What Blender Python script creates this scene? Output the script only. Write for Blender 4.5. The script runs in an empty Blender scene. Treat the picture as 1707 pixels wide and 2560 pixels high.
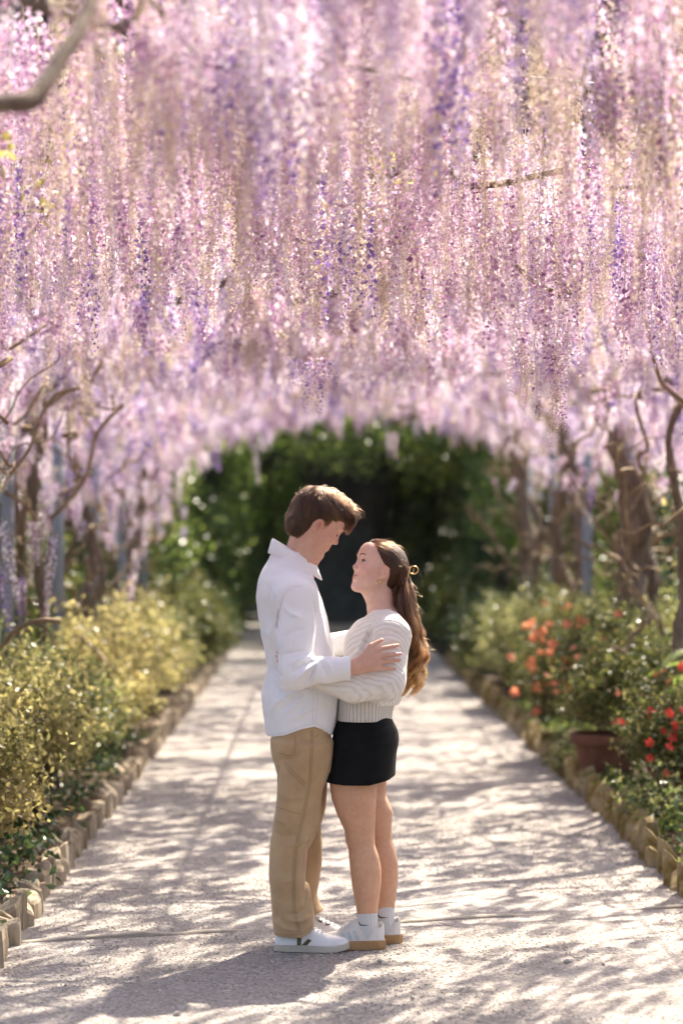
import bpy, math, random
import numpy as np
from mathutils import Vector, Matrix, Quaternion
from mathutils.bvhtree import BVHTree

random.seed(11)
rng = np.random.default_rng(11)
scene = bpy.context.scene
R = math.radians

# ------------------------------------------------------------------ camera
cam_data = bpy.data.cameras.new('camera')
cam_data.sensor_fit = 'VERTICAL'
cam_data.sensor_height = 36.0
cam_data.sensor_width = 24.0
cam_data.lens = 85.0
cam_data.clip_start = 0.1
cam_data.clip_end = 1500.0
cam_data.dof.use_dof = True
cam_data.dof.focus_distance = 9.32
cam_data.dof.aperture_fstop = 1.8
cam_data.dof.aperture_blades = 0
camera = bpy.data.objects.new('camera', cam_data)
camera.location = (0, 0, 1.6)
camera.rotation_euler = (R(90.569), 0, R(-0.592))
scene.collection.objects.link(camera)
scene.camera = camera

# ------------------------------------------------------------------ sky, sun, exposure
SUN_AZ, SUN_EL = R(25), R(50)
world = bpy.data.worlds.new('World')
scene.world = world
world.use_nodes = True
wn = world.node_tree.nodes
wl = world.node_tree.links
wn.clear()
sky_n = wn.new('ShaderNodeTexSky')
sky_n.sky_type = 'NISHITA'
sky_n.sun_disc = False
sky_n.sun_elevation = SUN_EL
sky_n.sun_rotation = SUN_AZ
sky_n.dust_density = 4.0
bg_n = wn.new('ShaderNodeBackground')
bg_n.inputs['Strength'].default_value = 0.11
out_n = wn.new('ShaderNodeOutputWorld')
wl.new(sky_n.outputs[0], bg_n.inputs[0])
wl.new(bg_n.outputs[0], out_n.inputs[0])

sun_data = bpy.data.lights.new('sun', 'SUN')
sun_data.energy = 5.0
sun_data.angle = R(0.53)
sun_data.color = (1.0, 0.90, 0.76)
sun = bpy.data.objects.new('sun', sun_data)
to_sun = Vector((math.sin(SUN_AZ) * math.cos(SUN_EL), math.cos(SUN_AZ) * math.cos(SUN_EL), math.sin(SUN_EL)))
sun.rotation_euler = to_sun.to_track_quat('Z', 'Y').to_euler()
sun.location = (6, 10, 12)
scene.collection.objects.link(sun)

scene.view_settings.view_transform = 'Standard'
scene.view_settings.look = 'None'
scene.view_settings.gamma = 1.0
scene.view_settings.use_curve_mapping = False
scene.view_settings.exposure = 1.68
scene.render.engine = 'CYCLES'
scene.cycles.use_denoising = True
scene.cycles.max_bounces = 6
scene.cycles.diffuse_bounces = 4
scene.cycles.transmission_bounces = 6
scene.cycles.use_adaptive_sampling = True
scene.cycles.adaptive_threshold = 0.03
scene.cycles.transparent_max_bounces = 8
scene.cycles.sample_clamp_indirect = 8.0

# ------------------------------------------------------------------ helpers
COL = scene.collection


def link(o):
    COL.objects.link(o)
    return o


def tag(o, label=None, cat=None, group=None, kind=None):
    if label: o['label'] = label
    if cat: o['category'] = cat
    if group: o['group'] = group
    if kind: o['kind'] = kind
    return o


def empty(name, loc=(0, 0, 0), label=None, cat=None, group=None):
    e = bpy.data.objects.new(name, None)
    e.empty_display_size = 0.1
    e.location = loc
    link(e)
    return tag(e, label, cat, group)


def mesh_data(name, verts, faces, mat=None, smooth=True):
    me = bpy.data.meshes.new(name)
    verts = np.asarray(verts, dtype=np.float32).reshape(-1, 3)
    if isinstance(faces, np.ndarray):
        nf, k = faces.shape
        me.vertices.add(len(verts))
        me.vertices.foreach_set('co', verts.ravel())
        me.loops.add(nf * k)
        me.loops.foreach_set('vertex_index', faces.astype(np.int32).ravel())
        me.polygons.add(nf)
        me.polygons.foreach_set('loop_start', np.arange(0, nf * k, k, dtype=np.int32))
        me.polygons.foreach_set('loop_total', np.full(nf, k, dtype=np.int32))
        me.update(calc_edges=True)
    else:
        me.from_pydata([tuple(v) for v in verts], [], [tuple(f) for f in faces])
        me.update()
    if smooth and len(me.polygons):
        me.polygons.foreach_set('use_smooth', np.ones(len(me.polygons), dtype=bool))
    if mat is not None:
        for m in (mat if isinstance(mat, (list, tuple)) else [mat]):
            me.materials.append(m)
    return me


def obj(name, me, parent=None, loc=None, world=False):
    o = bpy.data.objects.new(name, me)
    link(o)
    if parent is not None:
        o.parent = parent
        if world:      # mesh is written in world coordinates
            p, off = parent, Vector((0, 0, 0))
            while p is not None:
                off += p.location
                p = p.parent
            o.location = -off
    if loc is not None:
        o.location = loc
    return o


class MB:
    """collects geometry for one mesh"""
    def __init__(s):
        s.v, s.f = [], []

    def add(s, verts, faces):
        n = len(s.v)
        s.v.extend([tuple(p) for p in verts])
        s.f.extend([tuple(i + n for i in f) for f in faces])

    def box(s, lo, hi):
        x0, y0, z0 = lo
        x1, y1, z1 = hi
        s.add([(x0, y0, z0), (x1, y0, z0), (x1, y1, z0), (x0, y1, z0), (x0, y0, z1), (x1, y0, z1), (x1, y1, z1), (x0, y1, z1)],
              [(0, 3, 2, 1), (4, 5, 6, 7), (0, 1, 5, 4), (1, 2, 6, 5), (2, 3, 7, 6), (3, 0, 4, 7)])

    def tube(s, pts, rad, sides=8, cap=True, wob=0.0):
        pts = [Vector(p) for p in pts]
        n = len(pts)
        if not hasattr(rad, '__len__'):
            rad = [rad] * n
        rings = []
        t0 = (pts[1] - pts[0]).normalized()
        a = t0.orthogonal().normalized()
        for i in range(n):
            t = (pts[min(i + 1, n - 1)] - pts[max(i - 1, 0)]).normalized()
            a = (a - t * a.dot(t))
            a = a.normalized() if a.length > 1e-6 else t.orthogonal().normalized()
            b = t.cross(a)
            ring = []
            for k in range(sides):
                an = 2 * math.pi * k / sides
                r = rad[i] * (1 + (random.uniform(-wob, wob) if wob else 0))
                ring.append(pts[i] + a * (r * math.cos(an)) + b * (r * math.sin(an)))
            rings.append(ring)
        base = len(s.v)
        for ring in rings:
            s.v.extend([tuple(p) for p in ring])
        for i in range(n - 1):
            for k in range(sides):
                k2 = (k + 1) % sides
                s.f.append((base + i * sides + k, base + i * sides + k2, base + (i + 1) * sides + k2, base + (i + 1) * sides + k))
        if cap:
            s.f.append(tuple(base + k for k in range(sides))[::-1])
            s.f.append(tuple(base + (n - 1) * sides + k for k in range(sides)))

    def data(s, name, mat=None, smooth=True):
        return mesh_data(name, s.v, s.f, mat, smooth)


def catmull(pts, n):
    """n samples along a Catmull-Rom curve through pts"""
    P = np.asarray(pts, dtype=np.float64)
    P = np.vstack([2 * P[0] - P[1], P, 2 * P[-1] - P[-2]])
    m = len(P) - 3
    t = np.linspace(0, m - 1e-6, n)
    i = t.astype(int)
    u = (t - i)[:, None]
    p0, p1, p2, p3 = P[i], P[i + 1], P[i + 2], P[i + 3]
    return 0.5 * ((2 * p1) + (-p0 + p2) * u + (2 * p0 - 5 * p1 + 4 * p2 - p3) * u ** 2 + (-p0 + 3 * p1 - 3 * p2 + p3) * u ** 3)


# ------------------------------------------------------------------ materials
def nodes_of(m):
    m.use_nodes = True
    nt = m.node_tree
    nt.nodes.clear()
    out = nt.nodes.new('ShaderNodeOutputMaterial')
    return nt, nt.nodes, nt.links, out


def c4(c):
    return (c[0], c[1], c[2], 1.0)


def ramp(nt, stops, src):
    r = nt.nodes.new('ShaderNodeValToRGB')
    el = r.color_ramp.elements
    while len(el) < len(stops):
        el.new(0.5)
    for e, (p, c) in zip(el, stops):
        e.position = p
        e.color = c4(c)
    nt.links.new(src, r.inputs[0])
    return r.outputs[0]


def tex_coord(nt, which='Object'):
    return nt.nodes.new('ShaderNodeTexCoord').outputs[which]


def noise(nt, scale, detail=4.0, rough=0.55, vec=None, out='Fac', dim='3D'):
    n = nt.nodes.new('ShaderNodeTexNoise')
    n.noise_dimensions = dim
    n.inputs['Scale'].default_value = scale
    n.inputs['Detail'].default_value = detail
    n.inputs['Roughness'].default_value = rough
    if vec is not None:
        nt.links.new(vec, n.inputs['Vector'])
    return n.outputs[out]


def mapping(nt, vec, scale=(1, 1, 1), rot=(0, 0, 0)):
    m = nt.nodes.new('ShaderNodeMapping')
    m.inputs['Scale'].default_value = scale
    m.inputs['Rotation'].default_value = rot
    nt.links.new(vec, m.inputs['Vector'])
    return m.outputs[0]


def bump(nt, height, strength=0.3, dist=0.01):
    b = nt.nodes.new('ShaderNodeBump')
    b.inputs['Strength'].default_value = strength
    b.inputs['Distance'].default_value = dist
    nt.links.new(height, b.inputs['Height'])
    return b.outputs[0]


def mixc(nt, fac, a, b, mode='MIX'):
    m = nt.nodes.new('ShaderNodeMix')
    m.data_type = 'RGBA'
    m.blend_type = mode
    for sock, val in ((m.inputs[0], fac), (m.inputs[6], a), (m.inputs[7], b)):
        if hasattr(val, 'is_output'):
            nt.links.new(val, sock)
        elif isinstance(val, (int, float)):
            sock.default_value = val
        else:
            sock.default_value = c4(val)
    return m.outputs[2]


def surf_mat(name, stops, scale=6.0, rough=0.75, bump_scale=None, bump_strength=0.3, bump_dist=0.01, detail=5, spec=0.3,
             stretch=(1, 1, 1), sheen=0.0, sss=0.0):
    """noise-coloured surface with relief"""
    m = bpy.data.materials.new(name)
    nt, N, L, out = nodes_of(m)
    p = N.new('ShaderNodeBsdfPrincipled')
    co = mapping(nt, tex_coord(nt), stretch)
    n = noise(nt, scale, detail, 0.6, co)
    L.new(ramp(nt, stops, n), p.inputs['Base Color'])
    p.inputs['Roughness'].default_value = rough
    p.inputs['Specular IOR Level'].default_value = spec
    if sheen:
        p.inputs['Sheen Weight'].default_value = sheen
    if sss:
        p.inputs['Subsurface Weight'].default_value = sss
        p.inputs['Subsurface Radius'].default_value = (0.012, 0.005, 0.003)
        p.inputs['Subsurface Scale'].default_value = 1.0
    if bump_scale:
        L.new(bump(nt, noise(nt, bump_scale, 6, 0.65, co), bump_strength, bump_dist), p.inputs['Normal'])
    L.new(p.outputs[0], out.inputs[0])
    return m


def plain(name, col, rough=0.6, spec=0.3, metal=0.0):
    m = bpy.data.materials.new(name)
    nt, N, L, out = nodes_of(m)
    p = N.new('ShaderNodeBsdfPrincipled')
    n = noise(nt, 40, 4, 0.6, tex_coord(nt))
    a = tuple(c * 0.86 for c in col)
    b = tuple(min(1, c * 1.1) for c in col)
    L.new(ramp(nt, [(0.3, a), (0.7, b)], n), p.inputs['Base Color'])
    p.inputs['Roughness'].default_value = rough
    p.inputs['Specular IOR Level'].default_value = spec
    p.inputs['Metallic'].default_value = metal
    L.new(p.outputs[0], out.inputs[0])
    return m


def leaf_mat(name, stops, trans=0.4, rough=0.4, tint=1.25, spec=0.5, patch=0.0, patch_col=(0.3, 0.25, 0.05)):
    """thin leaf or petal: glossy diffuse front, light shining through; colour varies leaf by leaf"""
    m = bpy.data.materials.new(name)
    nt, N, L, out = nodes_of(m)
    geo = N.new('ShaderNodeNewGeometry')
    oi = N.new('ShaderNodeObjectInfo')
    add = N.new('ShaderNodeMath'); add.operation = 'ADD'
    L.new(geo.outputs['Random Per Island'], add.inputs[0])
    mul = N.new('ShaderNodeMath'); mul.operation = 'MULTIPLY_ADD'
    L.new(oi.outputs['Random'], mul.inputs[0])
    mul.inputs[1].default_value = 0.36
    mul.inputs[2].default_value = -0.18
    L.new(mul.outputs[0], add.inputs[1])
    col = ramp(nt, stops, add.outputs[0])
    if patch:
        f = ramp(nt, [(0.42, (0, 0, 0)), (0.62, (patch, patch, patch))], noise(nt, 1.6, 3, 0.6, geo.outputs['Position']))
        col = mixc(nt, f, col, patch_col)
    p = N.new('ShaderNodeBsdfPrincipled')
    L.new(col, p.inputs['Base Color'])
    p.inputs['Roughness'].default_value = rough
    p.inputs['Specular IOR Level'].default_value = spec
    t = N.new('ShaderNodeBsdfTranslucent')
    L.new(mixc(nt, 1.0, col, (tint, tint, tint * 0.92), 'MULTIPLY'), t.inputs[0])
    mx = N.new('ShaderNodeMixShader')
    mx.inputs[0].default_value = trans
    L.new(p.outputs[0], mx.inputs[1])
    L.new(t.outputs[0], mx.inputs[2])
    L.new(mx.outputs[0], out.inputs[0])
    return m


# ------------------------------------------------------------------ scattering without objects of their own (for stuff)
def scatter(name, pts, rots, scales, idx, protos, parent=None):
    """one object that carries many small copies of the proto meshes"""
    pool = bpy.data.collections.new(name + '_pool')
    for i, me in enumerate(protos):
        pool.objects.link(bpy.data.objects.new('%s_piece_%02d' % (name, i), me))
    me = bpy.data.meshes.new(name)
    me.from_pydata([tuple(p) for p in pts], [], [])
    a = me.attributes.new('rot', 'FLOAT_VECTOR', 'POINT'); a.data.foreach_set('vector', np.asarray(rots, dtype=np.float32).ravel())
    a = me.attributes.new('scl', 'FLOAT', 'POINT'); a.data.foreach_set('value', np.asarray(scales, dtype=np.float32).ravel())
    a = me.attributes.new('pick', 'INT', 'POINT'); a.data.foreach_set('value', np.asarray(idx, dtype=np.int32).ravel())
    g = bpy.data.node_groups.new(name + '_nodes', 'GeometryNodeTree')
    g.interface.new_socket('Geometry', in_out='INPUT', socket_type='NodeSocketGeometry')
    g.interface.new_socket('Geometry', in_out='OUTPUT', socket_type='NodeSocketGeometry')
    gi, go = g.nodes.new('NodeGroupInput'), g.nodes.new('NodeGroupOutput')
    iop = g.nodes.new('GeometryNodeInstanceOnPoints')
    ci = g.nodes.new('GeometryNodeCollectionInfo')
    ci.inputs['Collection'].default_value = pool
    ci.inputs['Separate Children'].default_value = True
    ci.inputs['Reset Children'].default_value = True

    def attr(nm, typ):
        n = g.nodes.new('GeometryNodeInputNamedAttribute')
        n.data_type = typ
        n.inputs['Name'].default_value = nm
        return n.outputs['Attribute']
    g.links.new(gi.outputs[0], iop.inputs['Points'])
    g.links.new(ci.outputs[0], iop.inputs['Instance'])
    iop.inputs['Pick Instance'].default_value = True
    g.links.new(attr('pick', 'INT'), iop.inputs['Instance Index'])
    g.links.new(attr('rot', 'FLOAT_VECTOR'), iop.inputs['Rotation'])
    g.links.new(attr('scl', 'FLOAT'), iop.inputs['Scale'])
    g.links.new(iop.outputs[0], go.inputs[0])
    o = obj(name, me, parent, world=parent is not None)
    md = o.modifiers.new('scatter', 'NODES')
    md.node_group = g
    o['kind'] = 'stuff'
    return o
# ================================================================== setting: ground, path, beds, edging
XL, XR = -1.16, 1.60          # path edges


def mat_path():
    m = bpy.data.materials.new('pale_gravel')
    nt, N, L, out = nodes_of(m)
    p = N.new('ShaderNodeBsdfPrincipled')
    co = tex_coord(nt)
    v = N.new('ShaderNodeTexVoronoi'); v.inputs['Scale'].default_value = 95
    L.new(co, v.inputs['Vector'])
    grain = ramp(nt, [(0.0, (0.16, 0.143, 0.13)), (0.3, (0.28, 0.256, 0.235)), (0.62, (0.375, 0.348, 0.32)), (1.0, (0.50, 0.47, 0.435))], v.outputs['Color'])
    big = ramp(nt, [(0.3, (0.88, 0.85, 0.82)), (0.7, (1.0, 1.0, 1.0))], noise(nt, 1.3, 5, 0.6, co))
    mott = ramp(nt, [(0.35, (0.82, 0.8, 0.79)), (0.65, (1.0, 1.0, 1.0))], noise(nt, 34, 5, 0.7, co))
    col = mixc(nt, 1.0, grain, big, 'MULTIPLY')
    col = mixc(nt, 1.0, col, mott, 'MULTIPLY')
    L.new(col, p.inputs['Base Color'])
    p.inputs['Roughness'].default_value = 0.9
    p.inputs['Specular IOR Level'].default_value = 0.2
    b1 = bump(nt, v.outputs['Distance'], 0.8, 0.006)
    bn = N.new('ShaderNodeBump'); bn.inputs['Strength'].default_value = 0.7; bn.inputs['Distance'].default_value = 0.012
    L.new(noise(nt, 22, 6, 0.7, co), bn.inputs['Height'])
    L.new(b1, bn.inputs['Normal'])
    L.new(bn.outputs[0], p.inputs['Normal'])
    L.new(p.outputs[0], out.inputs[0])
    return m


M_path = mat_path()
M_soil = surf_mat('leaf_strewn_soil', [(0.25, (0.035, 0.022, 0.012)), (0.5, (0.085, 0.055, 0.03)), (0.68, (0.15, 0.1, 0.055)), (0.85, (0.24, 0.17, 0.1))],
                  scale=14, rough=0.95, bump_scale=24, bump_strength=0.9, bump_dist=0.03)
M_earth = surf_mat('dark_earth', [(0.3, (0.02, 0.016, 0.010)), (0.7, (0.06, 0.045, 0.026))], scale=2.5, rough=0.95, bump_scale=5, bump_strength=0.8, bump_dist=0.1)
M_log = surf_mat('weathered_log', [(0.25, (0.12, 0.085, 0.05)), (0.42, (0.27, 0.205, 0.13)), (0.6, (0.40, 0.33, 0.235)), (0.8, (0.52, 0.45, 0.34))], scale=6, rough=0.9,
                 bump_scale=14, bump_strength=0.7, bump_dist=0.02, stretch=(5, 5, 0.7))
M_moss_stone = surf_mat('mossy_stone', [(0.25, (0.10, 0.075, 0.035)), (0.42, (0.24, 0.17, 0.06)), (0.55, (0.33, 0.26, 0.14)), (0.78, (0.44, 0.37, 0.28))], scale=11, rough=0.92,
                        bump_scale=26, bump_strength=0.8, bump_dist=0.02)
M_board = surf_mat('worn_board', [(0.3, (0.33, 0.28, 0.22)), (0.7, (0.48, 0.43, 0.36))], scale=8, rough=0.85, bump_scale=30, bump_strength=0.5, stretch=(0.4, 5, 5))
M_pebble = leaf_mat('pebble', [(0.0, (0.13, 0.112, 0.10)), (0.4, (0.32, 0.285, 0.25)), (0.75, (0.45, 0.41, 0.36)), (1.0, (0.60, 0.54, 0.46))], trans=0.0, rough=0.85, spec=0.25)


def grid_mesh(name, x0, x1, y0, y1, nx, ny, zf, mat):
    xs, ys = np.linspace(x0, x1, nx), np.linspace(y0, y1, ny)
    X, Y = np.meshgrid(xs, ys)
    Z = zf(X, Y)
    v = np.stack([X, Y, Z], -1).reshape(-1, 3)
    i = (np.arange(ny - 1)[:, None] * nx + np.arange(nx - 1)[None, :]).ravel()
    f = np.stack([i, i + 1, i + nx + 1, i + nx], -1)
    return mesh_data(name, v, f, mat)


def wav(X, Y, s, a, seed=0):
    r = np.random.default_rng(seed)
    z = 0
    for k in range(6):
        an = r.uniform(0, 6.28)
        fr = s * (1.6 ** k)
        z = z + a / (1.5 ** k) * np.sin(fr * (X * math.cos(an) + Y * math.sin(an)) + r.uniform(0, 6.28))
    return z


ground = obj('ground', grid_mesh('ground', -400, 400, -100, 700, 41, 41, lambda X, Y: X * 0, M_earth))
tag(ground, 'bare brown earth under the garden', 'ground', kind='structure')
path = obj('gravel_path', grid_mesh('gravel_path', XL - 0.03, XR + 0.03, -4, 46, 90, 900, lambda X, Y: 0.011 + np.clip(wav(X, Y, 2.2, 0.0022, 3), -0.006, 0.006), M_path))
tag(path, 'pale gravel garden path dappled with sun and shade', 'path', kind='structure')
for nm, x0, x1, sd in (('flower_bed', -5.5, XL - 0.05, 5), ('flower_bed', XR + 0.05, 6.0, 6)):
    b = obj(nm, grid_mesh(nm, x0, x1, -2, 32, 70, 400, lambda X, Y: 0.075 + wav(X, Y, 5, 0.014, sd), M_soil))
    tag(b, 'dark leaf-strewn soil of the %s planting bed' % ('left' if x0 < 0 else 'right'), 'flower bed', kind='structure')


# ---- edging pieces
def piece_mesh(name, w, d, h, mat, rnd, sides=9, top_tilt=0.02):
    vs, fs = [], []
    rings = [(-0.06, 1.0), (h * 0.55, 1.0), (h * 0.9, 0.97), (h, 0.8)]
    jit = [rnd.uniform(0.86, 1.1) for _ in range(sides)]
    tx, ty = rnd.uniform(-top_tilt, top_tilt) / w, rnd.uniform(-top_tilt, top_tilt) / d
    for z, s in rings:
        for k in range(sides):
            a = 2 * math.pi * k / sides + 0.2
            ca, sa = math.cos(a), math.sin(a)
            q = (abs(ca) ** 5 + abs(sa) ** 5) ** (-0.2)      # squarish outline
            x, y = d / 2 * ca * q * jit[k] * s, w / 2 * sa * q * jit[k] * s
            vs.append((x, y, z + (0 if z < 0.01 else x * tx * 3 + y * ty * 3 + rnd.uniform(-0.003, 0.003))))
    for i in range(len(rings) - 1):
        for k in range(sides):
            k2 = (k + 1) % sides
            fs.append((i * sides + k, i * sides + k2, (i + 1) * sides + k2, (i + 1) * sides + k))
    fs.append(tuple((len(rings) - 1) * sides + k for k in range(sides)))
    return mesh_data(name, vs, fs, mat, smooth=False)


rk = random.Random(4)
log_meshes = [piece_mesh('log', rk.uniform(0.075, 0.15), 0.10, rk.uniform(0.10, 0.135), M_log, rk, top_tilt=0.03) for _ in range(16)]
stone_meshes = [piece_mesh('stone', rk.uniform(0.08, 0.19), 0.11, rk.uniform(0.07, 0.14), M_moss_stone, rk, top_tilt=0.05) for _ in range(16)]


def edging(name, label, cat, x, meshes, piece, y0, y1, sd):
    rr = random.Random(sd)
    e = empty(name, (x, y0, 0), label, cat)
    y = y0
    while y < y1:
        me = rr.choice(meshes)
        w = max(v.co.y for v in me.vertices) - min(v.co.y for v in me.vertices)
        o = obj(piece, me, e)
        o.location = (rr.uniform(-0.022, 0.022), y + w / 2 - y0, rr.uniform(-0.03, 0.012))
        o.rotation_euler = (rr.uniform(-0.05, 0.05), rr.uniform(-0.06, 0.06), rr.uniform(-0.16, 0.16) + (math.pi if rr.random() < 0.5 else 0))
        y += w * 0.98 + rr.uniform(0.0, 0.012)
    return e


edging('log_edging', 'row of short weathered upright logs edging the left side of the path', 'edging', XL - 0.06, log_meshes, 'log', 8.7, 30.5, 21)
edging('stone_edging', 'row of mossy upright stones edging the right side of the path', 'edging', XR + 0.06, stone_meshes, 'stone', 9.6, 30.5, 22)


# ---- boards let into the gravel across the path
def cross_board(xa, ya, xb, yb, label, top=0.021):
    n = 24
    mb = MB()
    rr = random.Random(int(ya * 10))
    th = 0.028
    d = Vector((xb - xa, yb - ya, 0)); ln = d.length; d.normalize()
    nrm = Vector((-d.y, d.x, 0))
    for i in range(n):
        t = i / (n - 1)
        c = Vector((xa, ya, 0)) + d * (ln * t) + nrm * (0.012 * math.sin(t * 9) + rr.uniform(-.003, .003))
        z = top + rr.uniform(-0.006, 0.004) + 0.006 * math.sin(t * 13)
        for (s, zz) in ((-1, -0.03), (-1, z - 0.005), (-0.6, z), (0.6, z), (1, z - 0.005), (1, -0.03)):
            mb.v.append(tuple(c + nrm * (th / 2 * s) + Vector((0, 0, zz))))
    for i in range(n - 1):
        for k in range(5):
            mb.f.append((i * 6 + k, (i + 1) * 6 + k, (i + 1) * 6 + k + 1, i * 6 + k + 1))
    o = obj('path_board', mb.data('path_board', M_board, smooth=False))
    return tag(o, label, 'board', 'boards across the path')


cross_board(XL - 0.01, 9.47, XR + 0.02, 10.35, 'narrow worn board set across the gravel behind the couple\'s shoes')
cross_board(.50, 16.12, XR + 0.02, 16.35, 'narrow worn board across the path farther back, level with the terracotta pots')

# ---- loose gravel
def pebble_mesh(rnd, name='pebble'):
    ph = (1 + 5 ** 0.5) / 2
    vs = [(-1, ph, 0), (1, ph, 0), (-1, -ph, 0), (1, -ph, 0), (0, -1, ph), (0, 1, ph), (0, -1, -ph), (0, 1, -ph), (ph, 0, -1), (ph, 0, 1), (-ph, 0, -1), (-ph, 0, 1)]
    fs = [(0, 11, 5), (0, 5, 1), (0, 1, 7), (0, 7, 10), (0, 10, 11), (1, 5, 9), (5, 11, 4), (11, 10, 2), (10, 7, 6), (7, 1, 8), (3, 9, 4), (3, 4, 2), (3, 2, 6), (3, 6, 8), (3, 8, 9), (4, 9, 5), (2, 4, 11), (6, 2, 10), (8, 6, 7), (9, 8, 1)]
    sx, sy, sz = rnd.uniform(0.7, 1.3), rnd.uniform(0.5, 0.9), rnd.uniform(0.35, 0.6)
    out = []
    for v in vs:
        q = Vector(v).normalized() * rnd.uniform(0.75, 1.15)
        out.append((q.x * sx, q.y * sy, q.z * sz))
    return mesh_data(name, out, fs, M_pebble, smooth=False)


peb = [pebble_mesh(rk) for _ in range(7)]
n = 46000
gy = rng.uniform(6.6, 15.5, n) ** 1.0
gx = rng.uniform(XL + 0.02, XR - 0.02, n)
gs = 0.0022 + 0.0042 * rng.random(n) ** 2.2
gz = np.full(n, 0.011) + gs * 0.25
grv = scatter('gravel', np.stack([gx, gy, gz], -1), rng.uniform(0, 6.28, (n, 3)) * np.array([0.06, 0.06, 1]), gs, rng.integers(0, 7, n), peb)
tag(grv, 'loose pale gravel chips lying on the path', 'gravel', kind='stuff')
peb_lab = {(0.235, 9.02): 'small pale pebble lying just in front of her gum-soled shoe', (-0.165, 8.98): 'flat pale pebble lying by the heel of his white shoe',
           (0.33, 8.3): 'tan pebble alone on sunlit gravel in front of the couple', (-0.46, 8.02): 'rounded tan pebble at the lower left of the path',
           (0.93, 9.0): 'pale pebble on the sunny gravel right of the couple', (1.06, 8.95): 'rightmost loose pebble on the sunny gravel'}
for (px, py), lb in peb_lab.items():
    o = obj('loose_pebble', rk.choice(peb))
    s = rk.uniform(0.013, 0.018)
    o.scale = (s, s, s * 1.3)
    o.location = (px, py, 0.014 + s * 0.3)
    o.rotation_euler = (0, 0, rk.uniform(0, 6))
    tag(o, lb, 'pebble', 'larger pebbles on the path')
# ================================================================== pergola: metal poles, hoops and rails
M_pole = surf_mat('grey_painted_steel', [(0.3, (0.15, 0.17, 0.19)), (0.7, (0.26, 0.285, 0.31))], scale=7, rough=0.5, spec=0.5, bump_scale=60, bump_strength=0.15)
PXL, PXR = -1.95, 2.38
PCX, PHW = (PXL + PXR) / 2, (PXR - PXL) / 2
POLES_Y = [0.3, 3.3, 6.3, 9.3, 12.3, 15.3, 18.3, 21.3, 24.3, 27.3]


def arch_z(x):
    u = np.clip(np.abs((np.asarray(x) - PCX) / PHW), 0, 1)
    return 2.58 + 0.68 * np.sqrt(np.maximum(0.0, 1 - u ** 2.2))


perg = empty('pergola', (PCX, 0.3, 0), 'grey steel pergola of slim poles and hoops carrying the wisteria over the path', 'pergola')


def pole_mesh():
    mb = MB()
    mb.tube([(0, 0, -0.05), (0, 0, 0.02)], 0.06, 14)
    mb.tube([(0, 0, 0.02), (0, 0, 1.2), (0, 0, 2.70)], 0.043, 14)
    mb.tube([(0, 0, 2.67), (0, 0, 2.73)], 0.05, 14)
    return mb.data('pole', M_pole)


pm = pole_mesh()
hp = [(PCX + PHW * math.cos(a), 0, 0) for a in np.linspace(math.pi, 0, 29)]
hp = [(x, 0, float(arch_z(x))) for x, _, _ in hp]
mb = MB(); mb.tube([(x, y, z + 0.12) for x, y, z in hp], 0.017, 8)
hoop_me = mb.data('hoop', M_pole)
for y in POLES_Y:
    for x in (PXL, PXR):
        obj('pole', pm, perg, loc=(x - PCX, y - 0.3, 0))
    obj('hoop', hoop_me, perg, loc=(-PCX, y - 0.3, 0))
for x in (PXL + 0.03, PCX + 0.35, PXR - 0.03):
    mb = MB(); mb.tube([(0, 0.3, 0), (0, 14, 0), (0, 27.35, 0)], 0.012 if abs(x - PCX) < 1 else 0.006, 6)
    obj('rail', mb.data('rail', M_pole), perg, loc=(x - PCX, -0.3, float(arch_z(x)) + 0.15))
# ================================================================== wisteria
M_bark = surf_mat('grey_brown_bark', [(0.25, (0.10, 0.07, 0.048)), (0.55, (0.23, 0.175, 0.13)), (0.8, (0.36, 0.29, 0.23))], scale=7, rough=0.92, bump_scale=16,
                  bump_strength=0.9, bump_dist=0.03, stretch=(3, 3, 0.8))
M_twig = surf_mat('tan_twig', [(0.3, (0.17, 0.11, 0.06)), (0.7, (0.34, 0.25, 0.15))], scale=12, rough=0.85)
M_mauve = leaf_mat('mauve_petal', [(0.0, (0.27, 0.13, 0.30)), (0.3, (0.46, 0.265, 0.455)), (0.6, (0.65, 0.435, 0.605)), (1.0, (0.84, 0.72, 0.83))], trans=0.38, rough=0.5, tint=1.1, spec=0.25)
M_lilac = leaf_mat('lilac_petal', [(0.0, (0.52, 0.42, 0.66)), (0.5, (0.76, 0.66, 0.80)), (1.0, (0.90, 0.85, 0.90))], trans=0.46, rough=0.5, tint=1.1, spec=0.25)
M_violet = leaf_mat('violet_petal', [(0.0, (0.17, 0.10, 0.38)), (0.5, (0.31, 0.20, 0.53)), (1.0, (0.54, 0.41, 0.70))], trans=0.34, rough=0.5, tint=1.12, spec=0.25)
M_cream = leaf_mat('cream_calyx', [(0.0, (0.45, 0.35, 0.26)), (0.5, (0.70, 0.60, 0.495)), (1.0, (0.87, 0.80, 0.71))], trans=0.42, rough=0.55, tint=1.08, spec=0.25)
M_youngleaf = leaf_mat('young_leaf', [(0.0, (0.24, 0.24, 0.05)), (0.5, (0.38, 0.34, 0.09)), (1.0, (0.50, 0.40, 0.16))], trans=0.5, rough=0.45)


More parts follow.
